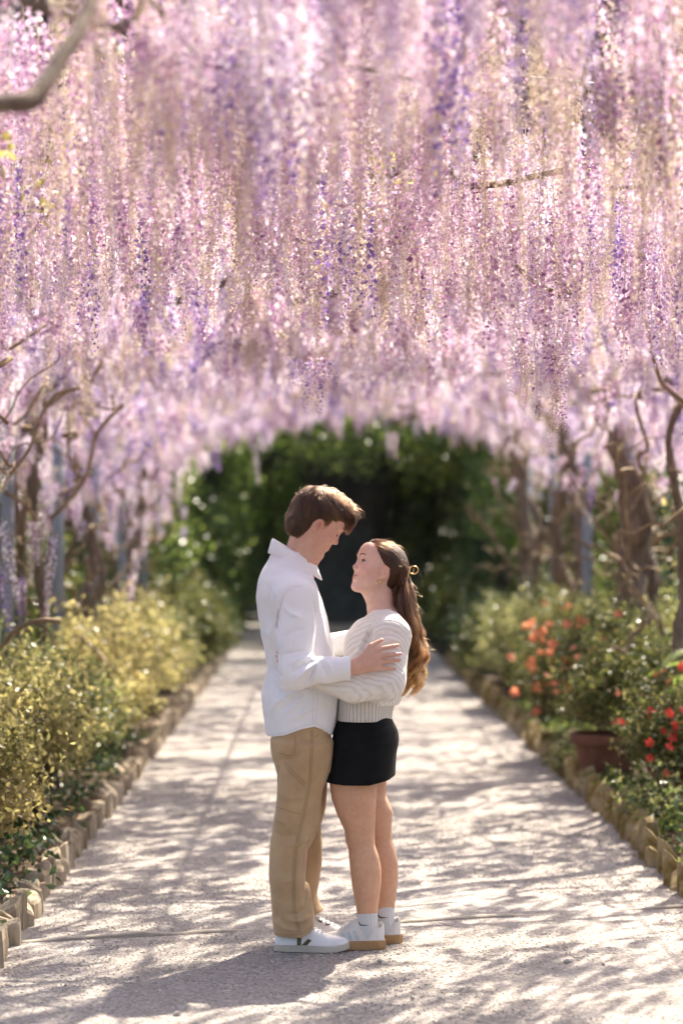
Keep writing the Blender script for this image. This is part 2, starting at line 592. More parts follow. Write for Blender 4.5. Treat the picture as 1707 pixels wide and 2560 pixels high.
def raceme_mesh(kind, rnd, L=0.5, fat=1.0, count=None):
    """one hanging flower cluster, 0.5 m long, its stalk top at the origin"""
    V, F, MI = [], [], []
    petal = {'mauve': 1, 'lilac': 2, 'violet': 3, 'cream': 4, 'mixed': 1}[kind]

    def tri(pts, mi):
        n = len(V)
        V.extend([tuple(p) for p in pts])
        F.append(tuple(range(n, n + len(pts))))
        MI.append(mi)
    ph1, ph2 = rnd.uniform(0, 6), rnd.uniform(0, 6)

    def axis(t):
        return Vector((0.012 * math.sin(3 * t + ph1) * t, 0.012 * math.sin(2.6 * t + ph2) * t, -L * t))
    mb = MB()
    mb.tube([axis(t) for t in (0, .2, .4, .6, .8, 1.0)], [.0022, .002, .0018, .0015, .0011, .0005], 3, cap=False)
    V.extend(mb.v); F.extend(mb.f); MI.extend([4] * len(mb.f))
    spent = kind == 'cream'
    n = count or (120 if spent else 96)
    for i in range(n):
        t = 0.1 + 0.9 * (i + rnd.random()) / n
        a = i * 2.39996 + rnd.uniform(-.4, .4)
        c = axis(t)
        rad = Vector((math.cos(a), math.sin(a), 0))
        tip = max(0.0, (t - 0.5) / 0.5)
        mixed_tip = kind == 'mixed' and t > 0.55
        if spent or mixed_tip:
            pl = fat * rnd.uniform(0.010, 0.017) * (1 - 0.6 * tip)
            e = c + rad * pl + Vector((0, 0, rnd.uniform(-0.002, 0.008)))
            s = rad.cross(Vector((0, 0, 1))) * 0.0014
            tri([c - s, c + s, e], 4)
            b = fat * rnd.uniform(0.0035, 0.006) * (1 - 0.45 * tip)
            w = Vector((rnd.uniform(-1, 1), rnd.uniform(-1, 1), rnd.uniform(-1, 1))).normalized()
            u = w.orthogonal().normalized()
            q = w.cross(u)
            mi = 4 if rnd.random() < 0.85 else 1
            tri([e - u * b, e - q * b * .8, e + u * b, e + q * b * .8], mi)
            tri([e - w * b, e - u * b * .6, e + w * b * 1.2, e + u * b * .6], mi)
            continue
        pl = fat * rnd.uniform(0.014, 0.026) * (1 - 0.62 * tip)
        e = c + rad * pl + Vector((0, 0, rnd.uniform(-0.003, 0.007)))
        s = rad.cross(Vector((0, 0, 1))) * 0.0011
        tri([c - s, c + s, e], 4)
        b = fat * rnd.uniform(0.0065, 0.0105) * (1 - 0.5 * tip)
        mi = petal if rnd.random() < 0.86 else (2 if petal != 2 else 1)
        # banner petal, folded along its middle, and the keel below it
        out = (rad + Vector((rnd.uniform(-.6, .6), rnd.uniform(-.6, .6), rnd.uniform(-.2, .7)))).normalized()
        side = out.cross(Vector((0, 0, 1))).normalized()
        up = side.cross(out)
        tri([e, e + side * b + up * b * .7 + out * b * .4, e + up * b * 1.7 + out * b * .1, e - side * b + up * b * .7 + out * b * .4], mi)
        tri([e, e + side * b * .5 + out * b * .7 - up * b * .3, e + out * b * 1.4 - up * b * .5, e - side * b * .5 + out * b * .7 - up * b * .3], mi if rnd.random() < .6 else 2)
    me = mesh_data('raceme', V, F, [M_twig, M_mauve, M_lilac, M_violet, M_cream], smooth=False)
    me.polygons.foreach_set('material_index', np.array(MI, dtype=np.int32))
    return me


rw = random.Random(77)
KINDS = ['mauve', 'mauve', 'mauve', 'lilac', 'lilac', 'violet', 'cream', 'cream', 'cream', 'mixed', 'mixed']
RACE = [raceme_mesh(k, rw, fat=1.22) for k in KINDS]
CHUNKY0 = len(RACE)
for k_ in ('mauve', 'mauve', 'lilac', 'lilac', 'violet', 'cream', 'mixed'):
    RACE.append(raceme_mesh(k_, rw, .27, 1.8, 64))
K_MAUVE, K_LILAC, K_VIOLET, K_CREAM, K_MIXED = [0, 1, 2], [3, 4], [5], [6, 7, 8], [9, 10]


def smooth_noise(x, y, s, seed):
    r = np.random.default_rng(seed)
    z = np.zeros_like(x)
    for k in range(8):
        an = r.uniform(0, 6.28)
        z += np.sin(s * r.uniform(.6, 1.7) * (x * math.cos(an) + y * math.sin(an)) + r.uniform(0, 6.28))
    return z / 2.8


# the vines: where each one stands, how its stems climb
VINES = [
    ('L', 4.8, 'vine_wisteria_front_left'), ('R', 7.6, ''), ('L', 11.4, ''), ('R', 14.2, ''), ('L', 16.4, ''), ('R', 18.0, ''), ('L', 20.2, ''), ('R', 22.6, ''), ('L', 25.4, ''), ('R', 26.8, ''),
]
VLAB = [
    'wisteria vine whose thick bare limb crosses the upper left corner',
    'wisteria vine whose mauve and cream racemes fill the upper right corner',
    'wisteria vine with racemes hanging above the young man at the left',
    'wisteria vine whose long trailing racemes hang low at the upper right, past the woman',
    'wisteria vine twisting up beside the nearest visible grey pole at the left edge',
    'wisteria vine with a pair of gnarled trunks behind the orange azalea at the right edge',
    'wisteria vine with bent stems climbing between the second and third grey poles on the left',
    'wisteria vine with a leaning gnarled trunk left of the pair of trunks on the right',
    'wisteria vine with pale lilac racemes hanging low beside the farthest left poles',
    'farthest wisteria vine on the right, its brown stems arching over the dark opening',
]
vine_e = []
for (sd, y, _), lb in zip(VINES, VLAB):
    vine_e.append(empty('wisteria_vine', (PXL - 0.1 if sd == 'L' else PXR + 0.1, y, 0), lb, 'wisteria', 'wisteria vines on the pergola'))


def wander(p0, p1, n, amp, rnd):
    p0, p1 = Vector(p0), Vector(p1)
    pts = []
    for i in range(n):
        t = i / (n - 1)
        w = math.sin(math.pi * t) ** 0.5 if 0 < t < 1 else 0
        pts.append(p0.lerp(p1, t) + Vector((rnd.uniform(-amp, amp), rnd.uniform(-amp, amp), rnd.uniform(-amp, amp) * .5)) * w)
    return [tuple(p) for p in catmull([tuple(p) for p in pts], n * 4)]


def az(x):
    return float(arch_z(x))


for vi, (sd, vy, _) in enumerate(VINES):
    rr = random.Random(300 + vi)
    e = vine_e[vi]
    sgn = -1 if sd == 'L' else 1
    bx = PXL - 0.12 if sd == 'L' else PXR + 0.08
    nst = 4 if sd == 'L' else 3
    if vi == 5:
        nst = 4
    for s in range(nst):
        x0 = bx + rr.uniform(-.3, .3) * (1.0 if vi != 5 else 0.8)
        y0 = vy + rr.uniform(-.6, .6)
        r0 = rr.uniform(0.035, 0.06) if sd == 'L' else rr.uniform(0.07, 0.125) * (.55 if vi == 3 else 1)
        n = 7
        x1 = PXL + .15 if sd == 'L' else PXR - .2
        pts = [(x0, y0, -0.05)]
        for k in range(1, n):
            t = k / (n - 1)
            pts.append((x0 + (x1 - x0) * t ** 2 + rr.uniform(-.09, .09), y0 + rr.uniform(-.13, .13) - 0.3 * t, 2.65 * t + rr.uniform(-.05, .05)))
        pts += [(x1 - sgn * .45, y0 - .4 + rr.uniform(-.2, .2), az(x1 - sgn * .45) - .02), (x1 - sgn * 1.1, y0 - .5 + rr.uniform(-.4, .4), az(x1 - sgn * 1.1) + .02), (x1 - sgn * 2.2, y0 - .6 + rr.uniform(-.6, .6), az(x1 - sgn * 2.2) + .03)]
        c = catmull(pts, 60)
        rad = [r0 * (1 - .72 * (i / 59) ** .8) * (1 + .14 * math.sin(i * 1.3 + s) + .08 * rr.uniform(-1, 1)) for i in range(60)]
        mb = MB(); mb.tube(c, rad, 9, wob=0.16)
        o = obj('trunk', mb.data('trunk', M_bark), e, world=True)
    # limbs that run along and across the top
    for s in range(9):
        xa = PCX + rr.uniform(-1, 1) * PHW * .92
        ya = vy + rr.uniform(-2.2, 2.2)
        drop = rr.choice([.04, 0, -.06, -.14, -.28])
        xb = np.clip(xa + rr.uniform(-1.7, 1.7), PXL, PXR)
        yb = ya + rr.uniform(-1.8, 1.8)
        pts = []
        for k in range(6):
            t = k / 5
            x = xa + (xb - xa) * t + rr.uniform(-.12, .12)
            pts.append((x, ya + (yb - ya) * t + rr.uniform(-.15, .15), az(x) + drop + rr.uniform(-.12, .08)))
        c = catmull(pts, 26)
        r0 = rr.uniform(.010, .026)
        mb = MB(); mb.tube(c, [r0 * (1 - .6 * i / 25) for i in range(26)], 6, wob=.12)
        obj('limb', mb.data('limb', M_bark), e, world=True)
    # thin branching twigs added over the roof to streak the path with shadow
    mb = MB()
    for s in range(110):
        xa = PCX + rr.uniform(-1, 1) * PHW
        ya = vy + rr.uniform(-1.9, 1.9)
        d = rr.uniform(0, 6.28)
        ln_ = rr.uniform(.3, 1.1)
        pts = []
        for k in range(5):
            x = xa + math.cos(d) * ln_ * k / 4
            d += rr.uniform(-.4, .4)
            pts.append((x, ya + math.sin(d) * ln_ * k / 4, az(x) + rr.uniform(-.06, .18)))
        r_ = rr.uniform(.003, .008)
        mb.tube(catmull(pts, 9), list(np.linspace(r_, r_ * .4, 9)), 4, cap=False)
    o = obj('roof_shade_twigs', mb.data('roof_shade_twigs', M_twig), e, world=True)
    o['kind'] = 'stuff'
    # thin tangled twigs low on the sides
    mb = MB()
    for s in range(64 if sd == 'L' else 70):
        xa = bx + rr.uniform(-.5, .5)
        ya = vy + rr.uniform(-1.9, 1.9)
        za = rr.uniform(.95, 2.6)
        d = Vector((rr.uniform(-.4, .4), rr.uniform(-.5, .5), rr.uniform(-.25, .7)))
        pts = [Vector((xa, ya, za)) + d * (k / 4) + Vector((rr.uniform(-.06, .06), rr.uniform(-.06, .06), rr.uniform(-.06, .06))) for k in range(5)]
        mb.tube(catmull([tuple(p) for p in pts], 10), [rr.uniform(.004, .015)] * 10, 4)
    o = obj('twigs', mb.data('twigs', M_twig), e, world=True)
    o['kind'] = 'stuff'


def single_limb(vi, pts, r, n=24):
    mb = MB()
    c = catmull(pts, n)
    r = np.interp(np.linspace(0, 1, n), np.linspace(0, 1, len(r)), r)
    mb.tube(c, list(r), 8, wob=.1)
    return obj('limb', mb.data('limb', M_bark), vine_e[vi], world=True)


def W(px, py, d):
    """a point seen at photo position px, py, d metres into the garden"""
    return ((px - 791) / 6044 * d, d, 1.6 - (py - 1340) / 6044 * d)


single_limb(0, [W(-260, 250, 5.0), W(-80, 262, 5.05), W(30, 258, 5.1), W(85, 245, 5.15), W(150, 150, 5.25), W(205, 60, 5.35), W(250, -60, 5.5), W(330, -200, 5.7)], [.02, .02, .021, .023, .018, .016, .015, .013])
single_limb(3, [W(905, 868, 15.6), W(945, 905, 15.6), W(968, 895, 15.6), W(974, 850, 15.6), W(962, 790, 15.7), W(990, 720, 15.9)], [.012, .02, .024, .02, .018, .016])
single_limb(3, [W(720, 758, 12.6), W(790, 742, 12.5), W(850, 728, 12.4), W(900, 700, 12.4)], [.018, .022, .02, .016])
single_limb(3, [W(1484, 520, 10.2), W(1440, 545, 10.2), W(1410, 585, 10.15), W(1395, 640, 10.1), W(1388, 690, 10.1)], [.003, .004, .005, .006, .007])
single_limb(3, [W(1388, 690, 10.1), W(1420, 735, 10.2), W(1370, 725, 10.2), W(1330, 700, 10.3), W(1290, 660, 10.4)], [.018, .016, .014, .013, .012])
single_limb(1, [W(700, 160, 7.4), W(780, 168, 7.4), W(860, 150, 7.5), W(925, 120, 7.6)], [.010, .015, .017, .012])
single_limb(5, [W(1570, 330, 10.8), W(1585, 385, 10.7), W(1625, 360, 10.7), W(1650, 300, 10.8)], [.02, .022, .018, .012])
single_limb(5, [W(1590, 720, 14), W(1650, 712, 14), W(1707, 760, 14), W(1760, 800, 14)], [.018, .022, .02, .018])

# where the racemes hang
NC = 4300
cx = rng.uniform(PXL - .2, PXR + .25, NC)
cy = 3.4 + (28.9 - 3.4) * rng.random(NC)
keep = rng.random(NC) < np.clip(.72 + .3 * smooth_noise(cx, cy, 2.4, 5), .2, 1) * np.interp(cy, [8, 11.2, 12.2, 13, 18, 29], [1.0, .95, .75, .80, .70, .62])
cx, cy = cx[keep], cy[keep]
NC = len(cx)
cz = rng.uniform(-.26, .12, NC) - .10 * (smooth_noise(cx, cy, 1.3, 15) > .6)
cl_ = rng.uniform(.5, 1.12, NC) * (1 + .2 * smooth_noise(cx, cy, 1.5, 9))
cn = rng.integers(3, 8, NC)
ci_ = np.repeat(np.arange(NC), cn)
sp = rng.uniform(.05, .13, NC)[ci_]
x = cx[ci_] + rng.normal(0, 1, len(ci_)) * sp
y = cy[ci_] + rng.normal(0, 1, len(ci_)) * sp
z = arch_z(x) + cz[ci_] + rng.uniform(-.10, .04, len(x))
u = np.abs((x - PCX) / PHW)
ln = np.clip(cl_[ci_] * rng.uniform(.75, 1.25, len(x)), .38, 1.4) * np.where(u > .8, .72, 1.0)
cid = list(ci_)
# the sides, lower down
N1 = 420
sx = np.where(rng.random(N1) < .6, PXL + rng.normal(0, .22, N1), PXR + rng.normal(0.1, .25, N1))
sy = rng.uniform(5, 28.9, N1)
sz = rng.uniform(2.0, 2.6, N1)
sl = rng.uniform(.4, .95, N1)
x, y, z, ln = np.r_[x, sx], np.r_[y, sy], np.r_[z, sz], np.r_[ln, sl]
# the loose trailing cluster at the right and the dark tuft in the middle
EXTRA = [(W(1290, 740, 9.7), .8, 3), (W(1335, 850, 9.7), .65, 4), (W(1375, 860, 9.7), .75, 0), (W(1390, 850, 9.65), .85, 7), (W(1310, 870, 9.7), .45, 6), (W(1400, 760, 9.7), .6, 4),
         (W(1300, 800, 9.9), .75, 9), (W(1345, 800, 9.9), .95, 6), (W(1395, 820, 9.8), .8, 1), (W(1385, 780, 9.8), 1.15, 9), (W(1440, 720, 9.9), .75, 3), (W(1320, 720, 10.0), .7, 3),
         (W(1405, 700, 9.9), .6, 1), (W(1365, 740, 9.85), .7, 3), (W(1420, 800, 9.9), .55, 3),
         (W(735, 890, 11.2), .35, 5), (W(770, 890, 11.2), .55, 5), (W(800, 890, 11.2), .6, 5), (W(830, 895, 11.2), .3, 5), (W(785, 880, 11.25), .5, 0), (W(815, 880, 11.25), .45, 0),
         (W(985, 1075, 24), .6, 1), (W(970, 1075, 24), .55, 3), (W(110, 1215, 14.8), 1.0, 3), (W(135, 1320, 14.8), 1.1, 4), (W(80, 1290, 15.0), .8, 0), (W(5, 1290, 14.0), 1.1, 3), (W(0, 1400, 14), .9, 5),
         (W(362, 1280, 20), .8, 3), (W(345, 1360, 20), 1.1, 4), (W(330, 1430, 20), .7, 1), (W(55, 1430, 15), .7, 5), (W(445, 1160, 22), 1.0, 3), (W(640, 1100, 24), .9, 4)]
kn1 = smooth_noise(cx, cy, 2.0, 31)
ckind = []
for i in range(NC):
    q = rng.random() + .18 * kn1[i]
    ckind.append('cream' if q < .29 else 'mixed' if q < .45 else 'mauve' if q < .78 else 'lilac' if q < .91 else 'violet')
pick_of = {'cream': K_CREAM, 'mixed': K_MIXED, 'mauve': K_MAUVE, 'lilac': K_LILAC, 'violet': K_VIOLET}
ki = np.zeros(len(x), dtype=int)
for i in range(len(x)):
    k_ = ckind[cid[i]] if i < len(cid) and rng.random() < .78 else rng.choice(['cream', 'mixed', 'mauve', 'mauve', 'lilac'])
    ki[i] = rng.choice(pick_of[str(k_)])
ln = ln * np.where(np.isin(ki, K_CREAM), 1.22, 1.0)
far = (y > 10.2) & (rng.random(len(y)) < np.interp(y, [10.2, 11.8, 12.8, 29], [.10, .35, .95, 1.0]))
conv = {0: 0, 1: 1, 2: 0, 3: 2, 4: 3, 5: 4, 6: 5, 7: 5, 8: 6, 9: 6, 10: 6}
ki = np.where(far, [CHUNKY0 + conv[k] for k in ki], ki)
z = np.where(far, z - rng.uniform(-.05, .2, len(z)), z)
ln = np.where(far, np.clip(ln, .7, 1.25), ln)
fk = rng.random(len(ki))
ki = np.where(far & (fk < .22), CHUNKY0 + 2 + rng.integers(0, 2, len(ki)), np.where(far & (fk > .965), CHUNKY0 + 4, np.where(far & (fk > .82), CHUNKY0 + 5, ki)))
fy_ = np.clip((y - 15) / 10, 0, 1)
u = np.abs((x - PCX) / PHW)
z = z + fy_ * (np.where(x > PCX, .20, .12) - np.where(x > PCX, .05, .85) * np.clip(u - .35, 0, 1) ** 1.4)
ln = ln * (1 - .18 * fy_) * np.where(far, 1, np.interp(y, [9.6, 11, 13], [1, .84, .7]))
P = np.stack([x, y, z], -1)
P = np.vstack([P, np.array([p for p, _, _ in EXTRA])])
ln = np.r_[ln, [l for _, l, _ in EXTRA]]
ki = np.r_[ki, [k for _, _, k in EXTRA]]
tl_ = np.where(ki >= CHUNKY0, .28, .06)
rot = np.stack([rng.normal(0, 1, len(P)) * tl_, rng.normal(0, 1, len(P)) * tl_, rng.uniform(0, 6.28, len(P))], -1)
# keep the air right around the couple's heads and the lens clear
bot = P[:, 2] - .5 * ln
ok = ~((np.abs(P[:, 0]) < .6) & (P[:, 1] < 3.6))
ok &= ~((P[:, 0] < -.36) & (P[:, 1] < 5.6))                   # bare wood around the thick limb at the upper left
# racemes cleared along these sun rays to let light onto the couple
sd_ = np.array(to_sun)
for q_, r_ in (((.05, 9.4, 1.78), .14), ((.38, 9.4, 1.49), .10), ((.43, 9.4, 1.2), .09)):
    for fz in (0., .25, .5, .75, 1.):
        c_ = P.copy(); c_[:, 2] = P[:, 2] - fz * .5 * ln
        w_ = c_ - np.array(q_)
        t_ = w_ @ sd_
        dist = np.linalg.norm(w_ - t_[:, None] * sd_, axis=1)
        ok &= ~(dist < r_)
P, ln, ki, rot, bot = P[ok], ln[ok], ki[ok], rot[ok], bot[ok]
# the ones that show largest become objects of their own
px = 791 + P[:, 0] / P[:, 1] * 6044
pyb = 1340 - (bot - 1.6) / P[:, 1] * 6044
pyt = 1340 - (P[:, 2] - 1.6) / P[:, 1] * 6044
vis = (px > -20) & (px < 1727) & (pyb > 40) & (P[:, 1] < 9.0)
is_extra = np.zeros(len(P), bool); is_extra[-len(EXTRA):] = True
order = np.argsort(P[:, 1] + np.where(vis, 0, 1000))
chosen = np.zeros(len(P), bool)
chosen[order[:272]] = True
chosen &= vis
chosen |= is_extra
owner = np.array([int(np.argmin([abs(p[1] - v[1]) + 0.55 * abs(p[0] - (PXL if v[0] == 'L' else PXR)) for v in VINES])) for p in P])
for i in np.nonzero(chosen)[0]:
    e = vine_e[owner[i]]
    o = bpy.data.objects.new('raceme', RACE[ki[i]])
    link(o)
    o.parent = e
    o.location = Vector(P[i]) - e.location
    o.rotation_euler = rot[i]
    s = float(ln[i])
    o.scale = (.8 + .25 * s, .8 + .25 * s, s)
for vi in range(len(VINES)):
    m = (owner == vi) & ~chosen
    if m.any():
        scatter('raceme_mass', P[m], rot[m], ln[m], ki[m], RACE, vine_e[vi])


# a few young leaves among the flowers
def leaf_cloud(centers, spread, per, size, seed, aspect=.5):
    """many separate folded leaves; returns verts, faces"""
    r = np.random.default_rng(seed)
    C = np.repeat(np.asarray(centers, dtype=np.float64), per, axis=0)
    n = len(C)
    C = C + r.normal(0, 1, (n, 3)) * np.asarray(spread)
    d = r.normal(0, 1, (n, 3)); d /= np.linalg.norm(d, axis=1)[:, None]
    w = np.cross(d, r.normal(0, 1, (n, 3))); w /= np.linalg.norm(w, axis=1)[:, None]
    nn = np.cross(d, w)
    s = (size * r.uniform(.6, 1.3, n))[:, None]
    v0 = C
    v1 = C + d * s * .5 + w * s * aspect * .5 + nn * s * .08
    v2 = C + d * s
    v3 = C + d * s * .5 - w * s * aspect * .5 + nn * s * .08
    V = np.stack([v0, v1, v2, v3], 1).reshape(-1, 3)
    i = np.arange(n)[:, None] * 4
    F = np.concatenate([i + np.array([[0, 1, 2]]), i + np.array([[0, 2, 3]])], 0)
    return V, F


for vi, spots in {0: [W(15, 380, 6.5), W(100, 510, 8.0)], 2: [W(560, 480, 9.6), W(535, 510, 10.0)], 1: [W(1010, 420, 9.0), W(1060, 430, 9.2), W(950, 400, 9.0)], 3: [W(1475, 470, 10.2), W(1430, 600, 10.2)], 5: [W(1690, 1275, 15)]}.items():
    V, F = leaf_cloud(spots, (.05, .05, .03), 16, .06, 50 + vi, .4)
    o = obj('young_leaves', mesh_data('young_leaves', V, F, M_youngleaf, smooth=False), vine_e[vi], world=True)
    o['kind'] = 'stuff'
# ================================================================== shrubs, pots, ground cover
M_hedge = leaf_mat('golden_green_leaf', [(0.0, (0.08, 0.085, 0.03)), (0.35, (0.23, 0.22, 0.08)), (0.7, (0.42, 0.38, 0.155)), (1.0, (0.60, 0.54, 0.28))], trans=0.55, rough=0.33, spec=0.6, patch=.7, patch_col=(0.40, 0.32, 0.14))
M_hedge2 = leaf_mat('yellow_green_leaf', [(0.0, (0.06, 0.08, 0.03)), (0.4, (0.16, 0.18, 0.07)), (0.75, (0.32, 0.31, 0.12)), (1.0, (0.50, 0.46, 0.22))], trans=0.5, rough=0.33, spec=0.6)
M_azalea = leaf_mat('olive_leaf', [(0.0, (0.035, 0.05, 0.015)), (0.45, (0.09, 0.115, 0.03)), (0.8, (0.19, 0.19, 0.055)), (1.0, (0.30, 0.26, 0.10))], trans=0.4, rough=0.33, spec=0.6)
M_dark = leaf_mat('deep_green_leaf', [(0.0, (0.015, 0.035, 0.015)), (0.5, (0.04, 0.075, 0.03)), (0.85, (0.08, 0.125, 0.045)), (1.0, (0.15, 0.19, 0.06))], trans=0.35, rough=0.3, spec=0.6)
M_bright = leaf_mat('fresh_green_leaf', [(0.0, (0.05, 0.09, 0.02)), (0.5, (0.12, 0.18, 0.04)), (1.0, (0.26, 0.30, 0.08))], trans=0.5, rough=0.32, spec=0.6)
M_stem = surf_mat('shrub_stem', [(0.3, (0.09, 0.06, 0.035)), (0.7, (0.22, 0.16, 0.10))], scale=14, rough=0.9, bump_scale=30)
M_terra = surf_mat('terracotta', [(0.25, (0.09, 0.04, 0.025)), (0.6, (0.17, 0.078, 0.05)), (0.85, (0.24, 0.15, 0.11))], scale=6, rough=0.85, bump_scale=40, bump_strength=0.3)
M_orange = leaf_mat('orange_petal', [(0.0, (0.72, 0.14, 0.07)), (0.5, (0.84, 0.26, 0.14)), (1.0, (0.90, 0.42, 0.26))], trans=0.45, rough=0.5, spec=.25)
M_red = leaf_mat('red_petal', [(0.0, (0.62, 0.03, 0.03)), (0.5, (0.78, 0.07, 0.05)), (1.0, (0.85, 0.16, 0.11))], trans=0.45, rough=0.5, spec=.25)
M_litter = leaf_mat('fallen_leaf', [(0.0, (0.10, 0.06, 0.03)), (0.4, (0.24, 0.15, 0.08)), (0.8, (0.42, 0.31, 0.20)), (1.0, (0.55, 0.46, 0.36))], trans=0.15, rough=0.6)


def lumpy_points(n, rad, seed, lumps=9, hollow=.55, flat=True):
    """points through the outer shell of an uneven mound, z up from 0"""
    r = np.random.default_rng(seed)
    d = r.normal(0, 1, (n, 3))
    d /= np.linalg.norm(d, axis=1)[:, None]
    if flat:
        d[:, 2] = np.abs(d[:, 2]) * 1.0 - .12
    L = r.normal(0, 1, (lumps, 3)); L /= np.linalg.norm(L, axis=1)[:, None]
    if flat:
        L[:, 2] = np.abs(L[:, 2])
    amp = r.uniform(.12, .34, lumps)
    bulge = .78 + (amp[None, :] * np.exp(-((1 - d @ L.T) / .12))).sum(1) + .07 * np.sin(7 * d[:, 0] + 3 * d[:, 1] + seed) * np.sin(6 * d[:, 2] + 5 * d[:, 1])
    rr = hollow + (1 - hollow) * r.random(n) ** .6
    return d * (bulge * rr)[:, None] * np.asarray(rad)


def foliage(name, centers, per, spread, leaf, mat, seed, aspect=.5):
    V, F = leaf_cloud(centers, spread, per, leaf, seed, aspect)
    return mesh_data(name, V, F, mat, smooth=False)


def stems_mesh(rad, seed, n, r0, mat=M_stem):
    rr = random.Random(seed)
    mb = MB()
    for i in range(n):
        a = rr.uniform(0, 6.28)
        q = rr.uniform(.35, .8)
        tip = (rad[0] * q * math.cos(a), rad[1] * q * math.sin(a), rad[2] * rr.uniform(.55, .85))
        b = (rr.uniform(-.12, .12) * rad[0] * 1.5, rr.uniform(-.12, .12) * rad[1] * 1.5, -.05)
        mid = (b[0] + (tip[0] - b[0]) * .35 + rr.uniform(-.05, .05), b[1] + (tip[1] - b[1]) * .35 + rr.uniform(-.05, .05), tip[2] * .5)
        r_ = r0 * rr.uniform(.6, 1.2)
        mb.tube(catmull([b, mid, tip], 9), list(np.linspace(r_, r_ * .3, 9)), 5)
    return mb.data('stem', mat)


def shrub(name, loc, rad, lift, mat, seed, label, cat='shrub', group=None, bare=0.0, n=900, per=14, leaf=.028, spread=.03, parent=None, nst=9, hollow=.55, stem_r=.014):
    e = empty(name, loc, label, cat, group)
    pc = lumpy_points(n, rad, seed, hollow=hollow)
    pc[:, 2] = np.maximum(pc[:, 2] + lift, .03)
    if bare:                                                  # open below, stems showing
        pc = pc[(pc[:, 2] > bare + np.random.default_rng(seed).normal(0, .07, len(pc)))]
    r = np.random.default_rng(seed + 3)                       # loose sprigs that break the outline
    c0 = np.array([0, 0, lift])
    ns = int(n * .16)
    b_ = pc[r.integers(0, len(pc), ns)]
    dirs = (b_ - c0) / (np.linalg.norm(b_ - c0, axis=1)[:, None] + 1e-6) + r.normal(0, .35, (ns, 3)) + np.array([0, 0, .45])
    ln_s = r.uniform(.06, .2, ns)[:, None]
    pc = np.vstack([pc] + [b_ + dirs * ln_s * f for f in (.3, .6, 1.0)])
    o = obj('foliage', foliage('foliage', pc, per, spread, leaf, mat, seed + 1, .52), e)
    o['kind'] = 'stuff'
    obj('stem', stems_mesh((rad[0], rad[1], rad[2] + lift), seed + 2, nst, stem_r), e)
    return e, pc


# left-hand hedge of separate shrubs
LEFT = [
    # x, y, radius xyz, lift, material, label
    (-1.60, 10.9, (.36, .62, .48), .33, M_hedge, 'golden-leaved shrub at the left edge, nearest of the left-hand shrubs'),
    (-2.15, 12.4, (.55, .80, .62), .30, M_hedge2, 'dull green shrub at the left edge, behind the nearest golden shrub'),
    (-1.55, 13.0, (.34, .70, .48), .40, M_hedge, 'bronze-leaved shrub with bare lower stems behind the left log edging'),
    (-1.66, 14.9, (.42, .80, .60), .28, M_hedge2, 'yellow-green shrub in front of the nearest left pole'),
    (-2.3, 15.4, (.45, .9, .62), .36, M_hedge2, 'green shrub around the foot of the nearest left pole'),
    (-1.60, 17.0, (.38, .85, .62), .32, M_hedge, 'sunlit golden shrub standing before the second left pole'),
    (-1.62, 19.0, (.38, .85, .60), .34, M_hedge, 'rounded golden shrub behind the first golden one along the left edging'),
    (-1.58, 21.2, (.36, .9, .64), .34, M_hedge, 'bright yellow shrub topping the left-hand row, brightest of them'),
    (-1.56, 23.6, (.38, .9, .55), .30, M_hedge2, 'shaded olive shrub just beyond the brightest yellow one'),
    (-1.50, 26.0, (.42, .9, .70), .34, M_azalea, 'brownish shrub left of the young man\'s back'),
    (-1.42, 28.4, (.45, .9, .70), .34, M_azalea, 'last dark shrub of the left row, where the path turns shady'),
]
for i, (x_, y_, rd, lf, mt, lb) in enumerate(LEFT):
    shrub('hedge_shrub', (x_, y_, 0.06), rd, lf, mt, 500 + i * 7, lb, 'shrub', 'shrubs along the left edging', n=int(1250 * rd[1]), per=11, leaf=.036 if y_ < 16 else .046, spread=.036, bare=.30 if i in (0, 2, 3, 5, 6) else .12, nst=22, stem_r=.016)


# azaleas and green shrubs on the right
def flower_mesh(name, mat, seed):
    rr = random.Random(seed)
    V, F = [], []
    for k in range(5):
        a = 2 * math.pi * k / 5 + rr.uniform(-.1, .1)
        d = Vector((math.cos(a), math.sin(a), .35)).normalized()
        s = d.cross(Vector((0, 0, 1))).normalized()
        n = len(V)
        V += [(0, 0, 0), tuple(d * .55 + s * .34 + Vector((0, 0, .12))), tuple(d * 1.0 + s * .12 + Vector((0, 0, .02))), tuple(d * 1.0 - s * .12 + Vector((0, 0, .02))), tuple(d * .55 - s * .34 + Vector((0, 0, .12)))]
        F += [(n, n + 1, n + 2, n + 3), (n, n + 3, n + 4)]
    return mesh_data(name, V, F, mat, smooth=False)


FL_O = [flower_mesh('flower', M_orange, k) for k in range(3)]
FL_R = [flower_mesh('flower', M_red, k + 9) for k in range(3)]


def add_flowers(e, pc, meshes, count, size, seed, toward=True, cond=None):
    rr = np.random.default_rng(seed)
    r2 = random.Random(seed)
    c = pc - np.array([0, 0, pc[:, 2].mean()])
    sc = np.linalg.norm(c / np.abs(c).max(0), axis=1) - (c[:, 1] / np.abs(c[:, 1]).max()) * .6
    if cond is not None:
        sc = np.where(cond(pc), sc, -9)
    cand = np.argsort(-sc)[:count * 8]
    hubs = rr.choice(cand, max(3, count // 3))
    made = 0
    while made < count:
        h = pc[hubs[made % len(hubs)]]
        p = h + rr.normal(0, .07, 3)
        o = obj('flower', r2.choice(meshes), e)
        s = size * r2.uniform(.8, 1.25)
        o.scale = (s, s, s)
        o.location = p + np.array([0, -.07, .02])
        o.rotation_euler = (r2.uniform(.5, 1.5), r2.uniform(-.5, .5), r2.uniform(-.7, .7))
        made += 1


